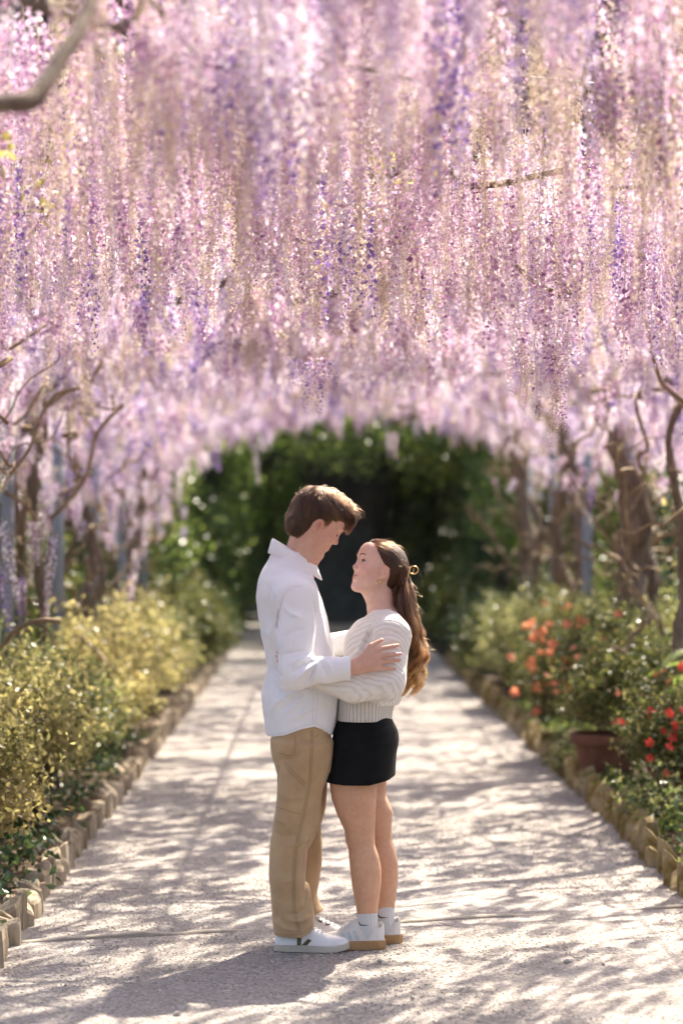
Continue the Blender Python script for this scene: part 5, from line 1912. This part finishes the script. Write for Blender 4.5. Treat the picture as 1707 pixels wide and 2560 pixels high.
fd.disp(ripple(5, .0042, 24), (-9, -99, 0), (9, 99, 9))
fd.clip(tr_clip)
me = fd.mesh('trousers', M_khaki)
trousers = obj('trousers', me, man, world=True)
tb = bvh_of(me)
for pts_ in ([(-.0205, .855), (-.024, .75), (-.032, .65), (-.055, .53), (-.080, .42), (-.090, .30), (-.087, .18), (-.068, .09)], [(-.0125, .855), (-.016, .75), (-.024, .65), (-.047, .53), (-.072, .42), (-.082, .30), (-.079, .18), (-.060, .092)],
             [(-.128, .735), (-.09, .69), (-.043, .646)], [(-.122, .742), (-.085, .70), (-.040, .657)], [(-.152, .565), (-.11, .555), (-.06, .542)], [(-.144, .72), (-.148, .64), (-.152, .57)],
             [(-.083, .84), (-.081, .80), (-.085, .775), (-.105, .763), (-.145, .772)], [(-.156, .080), (-.11, .082), (-.06, .086), (-.016, .112)], [(.012, .845), (.0, .835), (-.004, .83)]):
    seam('seam', tb, pts_, .0008, M_stitch, trousers)


# ---- shoes
def shoe(name, L, w, h, heel, ang, mats, parent, sole_h=.022, toe_lift=.010, collar=0.0):
    """length L; local s from heel 0 to toe L; heel = world point of the heel on the ground; ang = heading"""
    ca, sa = math.cos(ang), math.sin(ang)
    ws = lambda s: np.interp(s / L, [0, .03, .1, .25, .42, .6, .72, .85, .93, .98, 1.0], [.30, .56, .74, .80, .80, .94, 1.0, .94, .76, .50, .2]) * w / 2
    tp = lambda s: np.interp(s / L, [0, .05, .15, .28, .38, .5, .62, .74, .85, .94, 1.0], [.055 + collar * 1.3, .066 + collar * 1.5, .070 + collar * .6, .075 + collar * .4, h, h * .88, h * .72, .058, .052, .044, .028]) + (sole_h - .022)

    def to_l(x, y):
        dx, dy = x - heel[0], y - heel[1]
        return dx * ca + dy * sa, -dx * sa + dy * ca

    def lift(s):
        return toe_lift * np.clip((s / L - .72) / .28, 0, 1) ** 2

    def upper(x, y, z):
        s, t = to_l(x, y)
        zz = z - heel[2] - lift(s) - sole_h * .6
        ww = np.maximum(ws(s) * .95 - (.10 if collar == 0 else .02) * np.clip(zz - .03, 0, .1), .004)
        hh = np.maximum(tp(s) - sole_h * .6, .008)
        q = (np.abs(t / ww) ** 2.6 + np.abs(np.maximum(zz, 0) / hh) ** 2.6) ** (1 / 2.6)
        d = (q - 1) * np.minimum(ww, hh)
        return np.maximum(np.maximum(d, -zz), np.maximum(.003 - s, s - L))

    def sole(x, y, z):
        s, t = to_l(x, y)
        zz = z - heel[2] - lift(s)
        d = np.abs(t) - ws(s) * 1.03
        return np.maximum(np.maximum(d, np.abs(zz - sole_h / 2) - sole_h / 2), np.maximum(-.002 - s, s - L - .002)) - .002
    c = np.array([heel[0] + ca * L / 2, heel[1] + sa * L / 2, heel[2]])
    half = np.array([abs(ca) * L / 2 + abs(sa) * w / 2 + .01, abs(sa) * L / 2 + abs(ca) * w / 2 + .01, 0])
    lo, hi = c - half - np.array([0, 0, .006]), c + half + np.array([0, 0, h + .03])
    e = empty(name, tuple(heel))
    e.parent = parent
    e.location = Vector(heel) - parent.location
    f1 = Field(lo, hi, .0024)
    f1.add((upper, lo, hi))
    m1 = f1.mesh('upper', mats[0])
    f2 = Field(lo, hi, .0024)
    f2.add((sole, lo, hi))
    m2 = f2.mesh('sole', mats[1])
    u = obj('upper', m1, parent, world=True); u.name = name + '_upper'
    so = obj('sole', m2, parent, world=True); so.name = name + '_sole'
    bpy.data.objects.remove(e)
    return u, so, bvh_of(m1), (lambda s, t, z: (heel[0] + ca * s - sa * t, heel[1] + sa * s + ca * t, heel[2] + z))


GZ = .012
M_shoe_set = (M_leather, M_sole)
u, so, ub, wp = shoe('shoe', .282, .104, .102, (-.159, FY - .098, GZ), R(-4), M_shoe_set, man)
# the V mark, laces
SX = lambda zx: -.2025 + .0003745 * zx
SZ = lambda zy: .3017 - .0003745 * zy + .004
for poly in ([(342, 720), (345, 625), (352, 612), (392, 612), (390, 640), (382, 690), (382, 722)], [(385, 722), (455, 652), (492, 668), (440, 725)]):
    decal('side_mark', ub, [(SX(a), SZ(b)) for a, b in poly], M_vmark, u, .0015, 3)


def laces(ub, wp, s0, s1, L, n, parent, mat, wy=.018):
    for i in range(n):
        s = s0 + (s1 - s0) * i / (n - 1)
        P = []
        for t in np.linspace(-wy, wy, 7):
            a = wp(s + t * .25, t, .2)
            h, nr, _, _ = ub.ray_cast(Vector(a), Vector((0, 0, -1)))
            if h is not None:
                P.append(h + nr * .002)
        if len(P) > 2:
            mb = MB(); mb.tube(P, .0026, 5)
            obj('lace', mb.data('lace', mat), parent, world=True)


laces(ub, wp, .125, .185, .282, 5, u, M_lace, .021)
u2, so2, ub2, wp2 = shoe('shoe', .282, .104, .102, (-.115, FY + .085, GZ), R(-3), M_shoe_set, man)
for poly in ([(557, 560), (560, 518), (585, 520), (603, 550), (600, 578)], [(630, 600), (652, 562), (695, 582), (675, 600)]):
    decal('side_mark', ub2, [(SX(a) , SZ(b)) for a, b in poly], M_vmark, u2, .0015, 2)
laces(ub2, wp2, .125, .19, .282, 5, u2, M_lace, .021)
# ================================================================== the young woman
M_skin_w = skin_mat('warm_skin', None)
M_hair_w = hair_mat('auburn_hair', (0.06, 0.022, 0.009), (0.32, 0.13, 0.035), .3)  # paler orange tip carries backlit glow as colour
M_hairbase_w = surf_mat('auburn_hair_mass', [(0.3, (0.030, 0.013, 0.007)), (0.7, (0.075, 0.032, 0.014))], scale=40, rough=.55, bump_scale=80, bump_strength=.8, bump_dist=.005, stretch=(1, 1, .2))
M_skirt = surf_mat('black_denim', [(0.3, (0.0035, 0.004, 0.0045)), (0.7, (0.007, 0.0075, 0.0085))], scale=20, rough=.75, bump_scale=500, bump_strength=.25, bump_dist=.002, spec=.16)
M_gold = plain('gold', (0.75, 0.52, 0.22), .25, .5, 1.0)
M_sock = plain('white_sock', (0.80, 0.79, 0.78), .9, .1)
M_black = plain('black_print', (0.012, 0.012, 0.014), .7, .2)
M_suede = surf_mat('pale_grey_leather', [(0.3, (0.60, 0.57, 0.53)), (0.7, (0.72, 0.69, 0.65))], scale=14, rough=.6, bump_scale=120, bump_strength=.12)
M_gum = surf_mat('gum_rubber', [(0.3, (0.33, 0.185, 0.075)), (0.7, (0.43, 0.26, 0.12))], scale=14, rough=.7, bump_scale=60, bump_strength=.2)
M_stripe = plain('pale_blue_grey', (0.46, 0.51, 0.52), .5, .4)
M_tab = plain('tan_tab', (0.45, 0.38, 0.27), .7, .3)
M_white_eye = plain('eye_white', (0.72, 0.68, 0.66), .2, .5)
M_iris = plain('brown_iris', (0.035, 0.016, 0.008), .15, .6)


def knit_mat():
    m = bpy.data.materials.new('cream_cable_knit')
    nt, N, L, out = nodes_of(m)
    p = N.new('ShaderNodeBsdfPrincipled')
    co = tex_coord(nt)
    w = N.new('ShaderNodeTexWave')
    w.wave_type = 'BANDS'; w.bands_direction = 'DIAGONAL'
    w.inputs['Scale'].default_value = 34
    w.inputs['Distortion'].default_value = 2.2
    w.inputs['Detail'].default_value = 2.5
    w.inputs['Detail Scale'].default_value = 1.3
    L.new(mapping(nt, co, (1.2, .9, .5), (0, R(35), 0)), w.inputs['Vector'])
    col = ramp(nt, [(0.0, (0.72, 0.67, 0.60)), (0.3, (0.80, 0.765, 0.71)), (1.0, (0.84, 0.81, 0.76))], w.outputs['Fac'])
    L.new(col, p.inputs['Base Color'])
    p.inputs['Roughness'].default_value = .92
    p.inputs['Specular IOR Level'].default_value = .12
    p.inputs['Sheen Weight'].default_value = .25
    b = N.new('ShaderNodeBump'); b.inputs['Strength'].default_value = .42; b.inputs['Distance'].default_value = .004
    L.new(w.outputs['Fac'], b.inputs['Height'])
    b2 = N.new('ShaderNodeBump'); b2.inputs['Strength'].default_value = .4; b2.inputs['Distance'].default_value = .002
    L.new(noise(nt, 330, 3, .6, co), b2.inputs['Height'])
    L.new(b.outputs[0], b2.inputs['Normal'])
    L.new(b2.outputs[0], p.inputs['Normal'])
    L.new(p.outputs[0], out.inputs[0])
    return m


def rib_mat(name, cx, cy, nribs, c0, c1):
    m = bpy.data.materials.new(name)
    nt, N, L, out = nodes_of(m)
    p = N.new('ShaderNodeBsdfPrincipled')
    sep = N.new('ShaderNodeSeparateXYZ')
    L.new(tex_coord(nt), sep.inputs[0])

    def math_(op, a, b=None):
        q = N.new('ShaderNodeMath'); q.operation = op
        for i, v in enumerate((a, b)):
            if v is None:
                continue
            if hasattr(v, 'is_output'):
                L.new(v, q.inputs[i])
            else:
                q.inputs[i].default_value = v
        return q.outputs[0]
    ang = math_('ARCTAN2', math_('SUBTRACT', sep.outputs[1], cy), math_('SUBTRACT', sep.outputs[0], cx))
    s = math_('SINE', math_('MULTIPLY', ang, float(nribs)))
    s = math_('MULTIPLY_ADD', s, .5); nd = s.node; nd.inputs[2].default_value = .5
    L.new(ramp(nt, [(0.0, c0), (0.45, c1)], s), p.inputs['Base Color'])
    p.inputs['Roughness'].default_value = .92
    p.inputs['Specular IOR Level'].default_value = .12
    L.new(bump(nt, s, .8, .004), p.inputs['Normal'])
    L.new(p.outputs[0], out.inputs[0])
    return m


M_knit = knit_mat()
M_rib = rib_mat('cream_ribbing', .195, FY, 62, (0.50, 0.455, 0.40), (0.74, 0.70, 0.645))

woman = empty('person', (.20, FY, 0), 'young woman in a cream cable-knit sweater and black skirt looking up at the man', 'person')
wp_, wy_ = R(21), R(20)
FwW = (-math.cos(wp_) * math.cos(wy_), -math.cos(wp_) * math.sin(wy_), math.sin(wp_))
UpW = (math.sin(wp_) * math.cos(wy_), math.sin(wp_) * math.sin(wy_), math.cos(wp_))
KW = .935
nose = np.array(at((.142, -.03, 1.482)))
frW = Frame(nose - KW * (.1056 * np.array(FwW) + .089 * np.array(UpW)), FwW, UpW, KW)

# ---- body
fd = Field(at((-.21, -.29, .05)), at((.43, .29, 1.60)), .0032)
head_shapes(fd, frW, True)
for s in (-1, 1):       # open eyes
    fd.add(ell(frW.p(.0865, s * .031, .1210), np.array((.013, .0145, .0070)) * KW, frW.M), .002, 's')
fd.add(cone(frW.p(-.018, 0, .07), at((.262, -.005, 1.305)), .047, .046), .03)
fd.add(cone(frW.p(.012, 0, .035), at((.248, -.005, 1.30)), .030, .038), .025)
fd.add(cone(at((.275, -.11, 1.262)), at((.262, .10, 1.262)), .034, .034), .05)
fd.add(loft(rows_at([(.72, .10, .28, 0, .12), (.80, .10, .285, 0, .125), (.92, .11, .27, 0, .11), (1.05, .125, .28, 0, .12), (1.2, .135, .32, 0, .125), (1.28, .19, .32, 0, .12), (1.30, .215, .31, 0, .07)]), yaw=R(-10)), .04)
LEGN = [(.14, .1575, .2335, -.065, .036), (.1955, .1475, .2419, -.066, .045), (.258, .1359, .2489, -.067, .052), (.32, .1289, .2489, -.068, .053), (.369, .1247, .2396, -.068, .051), (.411, .1226, .2250, -.068, .047), (.456, .1123, .2241, -.069, .051), (.527, .0792, .228, -.07, .062), (.589, .0585, .2313, -.072, .072), (.647, .0500, .2344, -.072, .074), (.72, .066, .235, -.074, .070)]
LEGF = [(z, a + .066 - .01 * (z > .5), b + .070 - .03 * (z > .55), .066, yh) for z, a, b, _, yh in LEGN]
fd.add(loft(rows_at(LEGN), p=2.1), .01)
fd.add(loft(rows_at(LEGF), p=2.1), .008)
fd.add(ell(at((.137, -.068, .437)), (.022, .03, .035)), .02)
for c_, yy in ((.196, -.065), (.265, .066)):
    fd.add(cone(at((c_, yy, .16)), at((c_ - .003, yy, .085)), .036, .028), .01)
fd.add(cone(at((.29, -.14, 1.25)), at((.275, -.205, 1.04)), .04, .036), .04)
fd.add(cone(at((.275, -.205, 1.04)), at((-.06, -.205, 1.09)), .034, .022), .02)
fd.add(cone(at((.26, .14, 1.25)), at((.24, .21, 1.04)), .04, .036), .04)
fd.add(cone(at((.24, .21, 1.04)), at((-.05, .195, 1.09)), .034, .022), .02)
hand(fd, at((-.055, -.205, 1.088)), [at((-.100, -.190, 1.133)), at((-.106, -.187, 1.118)), at((-.107, -.186, 1.102)), at((-.104, -.188, 1.087))],
     [at((-.150, -.156, 1.158)), at((-.153, -.154, 1.142)), at((-.148, -.158, 1.124)), at((-.138, -.165, 1.102))], [at((-.08, -.196, 1.115)), at((-.10, -.188, 1.15)), at((-.125, -.172, 1.178))], (-.3, -1, 0), r=.0075, k=.004)
hand(fd, at((-.055, .195, 1.092)), [at((-.11, .182, 1.139)), at((-.116, .180, 1.124)), at((-.117, .18, 1.108)), at((-.114, .182, 1.093))],
     [at((-.175, .15, 1.16)), at((-.18, .147, 1.14)), at((-.178, .148, 1.12)), at((-.168, .152, 1.10))], [at((-.07, .194, 1.115)), at((-.09, .188, 1.15)), at((-.115, .175, 1.178))], (-.3, 1, 0), r=.0075, k=.004)
me = fd.mesh('body', M_skin_w)
V = verts_of(me)
loc = frW.local(V)
cols = np.tile(np.array([0.72, 0.48, 0.38]), (len(V), 1))
leg = np.clip((.85 - V[:, 2]) / .1, 0, 1)[:, None]
cols = tint(cols, leg, (0.62, 0.365, 0.23))
for s in (-1, 1):
    cols = tint(cols, .7 * blob(loc, (.068, s * .045, .086), (.03, .026, .026)), (0.72, 0.35, 0.29))
    cols = tint(cols, .55 * blob(loc, (-.004, s * .08, .108), (.022, .014, .032)), (0.70, 0.36, 0.27))
cols = tint(cols, .45 * blob(loc, (.1, 0, .088), (.014, .016, .014)), (0.72, 0.38, 0.30))
cols = tint(cols, .9 * blob(loc, (.086, 0, .0590), (.014, .020, .0048)), (0.50, 0.16, 0.15))
cols = tint(cols, .9 * blob(loc, (.085, 0, .0475), (.014, .018, .0058)), (0.54, 0.19, 0.17))
set_colors(me, cols)
body_w = obj('body', me, woman, world=True)
body_bvh = bvh_of(me)
# eyes
for s in (-1, 1):
    mb = MB()
    c = frW.p(.0712, s * .031, .1208)
    nu, nv = 18, 12
    look = (frW.F * .95 + frW.U * .12); look /= np.linalg.norm(look)
    a_ = np.cross(look, frW.S); a_ /= np.linalg.norm(a_); b_ = np.cross(look, a_)
    r_ = .0125 * KW
    for i in range(nv + 1):
        th = math.pi * i / nv
        for j in range(nu):
            ph = 2 * math.pi * j / nu
            mb.v.append(tuple(c + r_ * (look * math.cos(th) + (a_ * math.cos(ph) + b_ * math.sin(ph)) * math.sin(th))))
    for i in range(nv):
        for j in range(nu):
            mb.f.append((i * nu + j, i * nu + (j + 1) % nu, (i + 1) * nu + (j + 1) % nu, (i + 1) * nu + j))
    me = mb.data('eye', [M_white_eye, M_iris])
    me.polygons.foreach_set('material_index', np.array([1 if k // nu < 2 else 0 for k in range(len(mb.f))], dtype=np.int32))
    obj('eye', me, woman, world=True)
rs = np.random.default_rng(8)
face_lines(body_bvh, frW, 'auburn', woman, .1455, (.1225, .0052, .0035), (.006, 0), rs)

# ---- hair
fh = Field(at((.12, -.13, .98)), at((.46, .13, 1.62)), .0034)
fh.add(ell(frW.p(-.014, 0, .152), np.array((.102, .0835, .086)) * KW, frW.M), 0)
fh.add(ell(frW.p(-.045, 0, .10), np.array((.055, .062, .070)) * KW, frW.M), .03)


def hairline_w(x, y, z):
    q = [((x - frW.O[0]) * frW.M[0, k] + (y - frW.O[1]) * frW.M[1, k] + (z - frW.O[2]) * frW.M[2, k]) / KW for k in range(3)]
    f, s, v = q
    lim = np.interp(v, [.0, .06, .10, .128, .136, .15, .174, .208, .24], [-.045, -.042, -.036, -.022, .010, .030, .048, .068, .085])
    return (f - lim) * KW


fh.clip(hairline_w)
TAIL = [(.342, 1.455, .040, .070), (.336, 1.385, .042, .076), (.345, 1.31, .042, .082), (.375, 1.22, .038, .084), (.384, 1.13, .042, .082), (.368, 1.05, .040, .068), (.360, 1.01, .034, .050)]
for (xa, za, ra, ya), (xb, zb, rb, yb) in zip(TAIL[:3], TAIL[1:4]):
    fh.add(cone(at((xa, .01, za)), at((xb, .01, zb)), ya * .66, yb * .62, ((1, 0, .1), (ra + rb) / (ya + yb) * .8)), .02)
me = fh.mesh('hair', M_hairbase_w)
obj('hair', me, woman, world=True)
strands = []
tz = np.array([t[1] for t in TAIL])[::-1]
tcx = np.array([t[0] for t in TAIL])[::-1]; trx = np.array([t[2] for t in TAIL])[::-1]; try_ = np.array([t[3] for t in TAIL])[::-1]
cen = np.array((-.014, 0, .152)); rad = np.array((.105, .0865, .089))
clumps = [(rs.uniform(0, 2 * math.pi), rs.normal(0, .9), rs.uniform(.9, 1.25), rs.uniform(-.03, .06), rs.uniform(.5, 1.1), rs.choice(3, p=[.34, .4, .26])) for _ in range(70)]
cdir = rs.normal(0, 1, (70, 3)); cdir /= np.linalg.norm(cdir, axis=1)[:, None]
tails = [[], [], []]
n_done = 0
while n_done < 6000:
    v = rs.uniform(.10, .245)
    u = rs.normal(0, 1, 3); u /= np.linalg.norm(u)
    r0 = cen + rad * u
    lim = np.interp(r0[2], [.0, .06, .10, .128, .136, .15, .174, .208, .24], [-.045, -.042, -.036, -.022, .010, .030, .048, .068, .085])
    if r0[2] < .05 or r0[0] > lim:
        continue
    n_done += 1
    near = np.sign(u[1]) if abs(u[1]) > .15 else rs.choice([-1, 1])
    cl = clumps[int(np.argmax(cdir @ u + rs.normal(0, .02, 70)))]
    ang = cl[0] + rs.normal(0, .13)
    rr_ = cl[4] + rs.normal(0, .07)
    low = rs.uniform(1.00, 1.10) + cl[3]
    # over the skull towards the back
    tgt = np.array((-.90, near * .42 * rs.uniform(.2, 1.5), -.12 + rs.uniform(-.3, .15)))
    P_ = []
    for t in (0, .33, .66):
        d = u * (1 - t) + tgt * t; d /= np.linalg.norm(d)
        P_.append(frW.p(*(cen + rad * d * (1.0 + .02 * rs.random()))))
    z_now = P_[-1][2]
    zs = np.linspace(min(1.46, z_now - .02), low, 13)
    pl = P_[-1]
    for z_ in zs:
        jn = np.clip((zs[0] - z_ + .02) / .11, 0, 1); jn = jn * jn * (3 - 2 * jn)
        cx_ = np.interp(z_, tz, tcx); rx_ = np.interp(z_, tz, trx); ry_ = np.interp(z_, tz, try_)
        g = np.clip((1.30 - z_) / .25, 0, 1)
        cur = .019 * g * math.sin(2 * math.pi * (1.42 - z_) / (.105 * cl[2]) + cl[1]) + .002 * rs.normal()
        cuy = .024 * g * math.cos(2 * math.pi * (1.42 - z_) / (.105 * cl[2]) + cl[1])
        q_ = np.array(at((cx_ + rx_ * rr_ * math.cos(ang) + cur, .01 + ry_ * rr_ * math.sin(ang) + cuy, z_)))
        q_[:2] = pl[:2] * (1 - jn) + q_[:2] * jn
        P_.append(q_)
    tails[cl[5]].append(catmull(P_, 30))
fly = []
for i in range(150):                                       # flyaways down the back
    z_ = rs.uniform(1.04, 1.42)
    cx_ = np.interp(z_, tz, tcx) + np.interp(z_, tz, trx) * rs.uniform(.6, 1.0)
    p0 = np.array(at((cx_ - .005, rs.uniform(-.06, .06), z_)))
    P_ = [p0]
    d = np.array((rs.uniform(.2, 1), rs.uniform(-.5, .5), rs.uniform(-1.6, .3))); d /= np.linalg.norm(d)
    for k in range(4):
        d = d + np.array((rs.normal(-.12, .35), rs.normal(0, .35), rs.normal(-.25, .35))); d /= np.linalg.norm(d)
        P_.append(P_[-1] + d * rs.uniform(.007, .017))
    fly.append(catmull(P_, 12))
for i in range(110):                                       # and over the crown
    u = rs.normal(0, 1, 3); u /= np.linalg.norm(u)
    r0 = cen + rad * u
    if r0[2] < .14 or r0[0] > .05:
        continue
    nn_ = frW.M @ (u / rad); nn_ /= np.linalg.norm(nn_)
    p0 = frW.p(*r0); d = -frW.F * 1.0 - frW.U * .3 + rs.normal(0, .5, 3); d = d - nn_ * (d @ nn_); d /= np.linalg.norm(d)
    a_ = rs.uniform(.003, .010)
    fly.append(catmull([p0, p0 + d * .012 + nn_ * a_ * .7, p0 + d * .028 + nn_ * a_, p0 + d * .042 + nn_ * a_ * rs.uniform(.2, .9)], 9))
hair_object('stray_hair', fly, .0004, .0002, M_hair_w, woman)
for tl, (c0_, c1_) in zip(tails, (((.026, .010, .005), (.15, .050, .013)), ((.055, .021, .009), (.29, .105, .027)), ((.11, .045, .018), (.41, .165, .045)))):  # orange tips paint the backlit glow into the strand colour
    hair_object('hair_strands', tl, .0008, .00035, hair_mat('auburn_lock', c0_, c1_, .3), woman)
# clip and earrings
mb = MB()
cc = np.array(at((.376, -.03, 1.468)))
mb.tube([cc + .018 * np.array((math.cos(a), .15 * math.sin(a), math.sin(a) * .85)) for a in np.linspace(0, 2 * math.pi, 19)], .0022, 6)
mb.tube([cc + np.array(q) for q in ((-.014, 0, .010), (-.018, -.004, -.008), (-.024, -.006, -.032), (-.026, -.006, -.04))], [.003, .003, .0025, .0018], 6)
mb.tube([cc + np.array(q) for q in ((.0, -.003, .008), (-.001, -.004, -.008))], .002, 5)
obj('hair_clip', mb.data('hair_clip', M_gold), woman, world=True)
for s in (-1, 1):
    ce = frW.p(.006, s * .083, .062)
    mb = MB(); mb.tube([ce + .0085 * (frW.F * math.cos(a) + frW.U * math.sin(a)) for a in np.linspace(0, 2 * math.pi, 15)], .0019, 6)
    obj('earring', mb.data('earring', M_gold), woman, world=True)

# ---- sweater
fd = Field(at((-.14, -.31, .90)), at((.42, .31, 1.36)), .004)
SW = [(.93, .092, .305, 0, .135), (.955, .0866, .325, 0, .150), (.986, .0917, .332, 0, .152), (1.027, .0969, .326, 0, .148), (1.078, .100, .328, 0, .146), (1.1295, .1046, .335, 0, .148), (1.181, .1097, .338, 0, .152), (1.227, .1225, .340, 0, .155), (1.265, .150, .338, 0, .152), (1.285, .172, .332, 0, .140), (1.305, .195, .322, 0, .11), (1.325, .215, .305, 0, .075), (1.34, .22, .30, 0, .06)]
fd.add(loft(rows_at(SW), p=2.2, yaw=R(-12)))
fd.add(cone(at((.285, -.115, 1.262)), at((.29, -.165, 1.225)), .052, .066), .04)
fd.add(cone(at((.29, -.165, 1.225)), at((.272, -.205, 1.045)), .066, .064), .03)
fd.add(cone(at((.272, -.205, 1.045)), at((.14, -.212, 1.032)), .064, .060), .03)
fd.add(cone(at((.14, -.212, 1.032)), at((-.06, -.205, 1.075)), .058, .036), .03)
fd.add(cone(at((.25, .115, 1.262)), at((.25, .165, 1.225)), .052, .066), .04)
fd.add(cone(at((.25, .165, 1.225)), at((.24, .21, 1.045)), .066, .060), .03)
fd.add(cone(at((.24, .21, 1.045)), at((-.05, .20, 1.085)), .058, .036), .03)
for pts_, amp, wid in (([(.33, 1.22), (.29, 1.235), (.23, 1.22)], .004, .010), ([(.335, 1.19), (.29, 1.205), (.225, 1.19)], -.004, .010), ([(.34, 1.155), (.30, 1.17), (.24, 1.16)], .004, .010),
                       ([(.225, 1.26), (.195, 1.20), (.165, 1.13)], .005, .010), ([(.20, 1.26), (.17, 1.19), (.145, 1.13)], -.004, .010), ([(.33, 1.08), (.28, 1.05), (.22, 1.03)], -.005, .011), ([(.32, 1.03), (.26, 1.0), (.19, .985)], .005, .010),
                       ([(.22, 1.06), (.17, 1.02), (.12, 1.0)], .004, .009), ([(.16, 1.04), (.10, 1.01), (.04, 1.03)], -.004, .010), ([(.31, .985), (.28, .965), (.22, .955)], .004, .009), ([(.18, 1.085), (.172, 1.05), (.176, 1.02)], .006, .008)):
    f_, lo_, hi_ = fold(pts_, amp * 1.7, wid, True, FY - .03)
    fd.disp(f_, lo_, hi_)


def neck_cut(x, y, z):
    # scooped neckline, lower in front
    lim = np.interp(x, [.12, .19, .205, .22, .27, .33], [1.262, 1.285, 1.302, 1.314, 1.318, 1.325])
    return z - lim


fd.disp(ripple(9, .003, 28), (-9, -99, 0), (9, 99, 9))
fd.clip(neck_cut)
fd.clip(lambda x, y, z: np.where(np.abs(y - FY) < .16, .945, .90) - z + 0 * x)
me = fd.mesh('sweater', M_knit)
sweater = obj('sweater', me, woman, world=True)
fd = Field(at((.06, -.19, .86)), at((.36, .19, .98)), .0035)
fd.add(loft(rows_at([(.886, .0800, .292, 0, .146), (.91, .0800, .294, 0, .147), (.94, .0815, .302, 0, .149), (.968, .085, .318, 0, .150)]), p=2.2, yaw=R(-12)))
me = fd.mesh('rib_hem', M_rib)
obj('rib_hem', me, sweater, world=True)

# ---- skirt
fd = Field(at((.0, -.22, .60)), at((.36, .22, .96)), .004)
fd.add(loft(rows_at([(.62, .030, .302, 0, .176), (.651, .0336, .3035, 0, .177), (.7006, .0432, .3056, 0, .178), (.754, .0523, .309, 0, .178), (.783, .0564, .3152, 0, .176), (.812, .0626, .3193, 0, .172), (.8455, .070, .3131, 0, .155), (.887, .084, .292, 0, .130), (.94, .100, .270, 0, .110)]), p=2.7, yaw=R(-8)))
for pts_, amp, wid in (([(.29, .87), (.30, .82), (.298, .78)], .004, .009), ([(.295, .68), (.292, .655), (.29, .64)], .005, .010), ([(.27, .67), (.265, .645)], -.004, .010), ([(.06, .76), (.10, .775), (.15, .77)], .002, .014)):
    f_, lo_, hi_ = fold(pts_, amp, wid, True, FY)
    fd.disp(f_, lo_, hi_)
fd.clip(lambda x, y, z: np.interp(x, [0, .1, .2, .3], [.656, .648, .648, .668]) - z + 0 * y)
me = fd.mesh('skirt', M_skirt)
skirt = obj('skirt', me, woman, world=True)
kb = bvh_of(me)
seam('seam', kb, [(.085, .868), (.15, .857), (.22, .857), (.285, .868)], .0010, M_black, skirt)

# ---- socks and shoes
for i, (c_, yy, zt) in enumerate(((.196, -.065, .150), (.265, .066, .158))):
    fd = Field(at((c_ - .07, yy - .06, .03)), at((c_ + .07, yy + .06, .18)), .0026)
    fd.add(loft(rows_at([(.05, c_ - .040, c_ + .036, yy, .034), (.075, c_ - .041, c_ + .037, yy, .035), (.095, c_ - .042, c_ + .040, yy, .038), (.11, c_ - .0415, c_ + .0405, yy, .039), (zt, c_ - .0395, c_ + .0395, yy, .0395)]), p=2.1), 0)
    me = fd.mesh('sock', rib_mat('ribbed_white_sock', c_, FY + yy, 42, (.66, .65, .65), (.80, .79, .79)))
    sk = obj('sock', me, woman, world=True)
    kb = bvh_of(me)
    x0, z0 = (.160, .1135) if i == 0 else (.2385, .1225)
    sw = [(0, .0), (.002, -.006), (.009, -.010), (.020, -.0105), (.043, -.0075), (.022, -.0068), (.013, -.0060), (.0065, -.0035), (.004, .0015), (.0035, .004)]
    decal('sock_mark', kb, [(x0 + a, z0 + b) for a, b in sw], M_black, sk, .0012, 2)
SXw = lambda zx: -.2025 + .0003745 * zx
SZw = lambda zy: .3017 - .0003745 * zy
for i, (hx, hy) in enumerate(((.263, -.060), (.331, .072))):
    u, so, ub, wpt = shoe('shoe', .248, .094, .112, (hx, FY + hy, GZ), math.pi + R(3 if i == 0 else 2), (M_suede, M_gum), woman, sole_h=.031, toe_lift=.006, collar=.018)
    dx = 0 if i == 0 else .068
    if i == 0:
        for (a, b, c, d) in ((790, 608, 805, 655), (845, 590, 875, 672), (905, 580, 945, 675)):
            decal('side_stripe', ub, [(SXw(a) + dx, SZw(b)), (SXw(a + 34) + dx, SZw(b - 4)), (SXw(c + 38) + dx, SZw(d)), (SXw(c) + dx, SZw(d))], M_stripe, u, .0015, 2)
    decal('heel_tab', ub, [(SXw(1172) + dx, SZw(556)), (SXw(1176) + dx, SZw(520)), (SXw(1212) + dx, SZw(516)), (SXw(1212) + dx, SZw(550))], M_tab, u, .0015, 2)
    laces(ub, wpt, .10, .165, .248, 5, u, M_lace, .019)
    mb = MB()
    bx, by, bz = wpt(.098, 0, .122)
    for q in (-1, 1):
        mb.tube([(bx, by, bz - .012), (bx - .012, by + q * .012, bz + .010), (bx + .004, by + q * .026, bz + .006), (bx - .002, by + q * .010, bz - .012)], .0024, 5)
    obj('lace_bow', mb.data('lace_bow', M_lace), u, world=True)
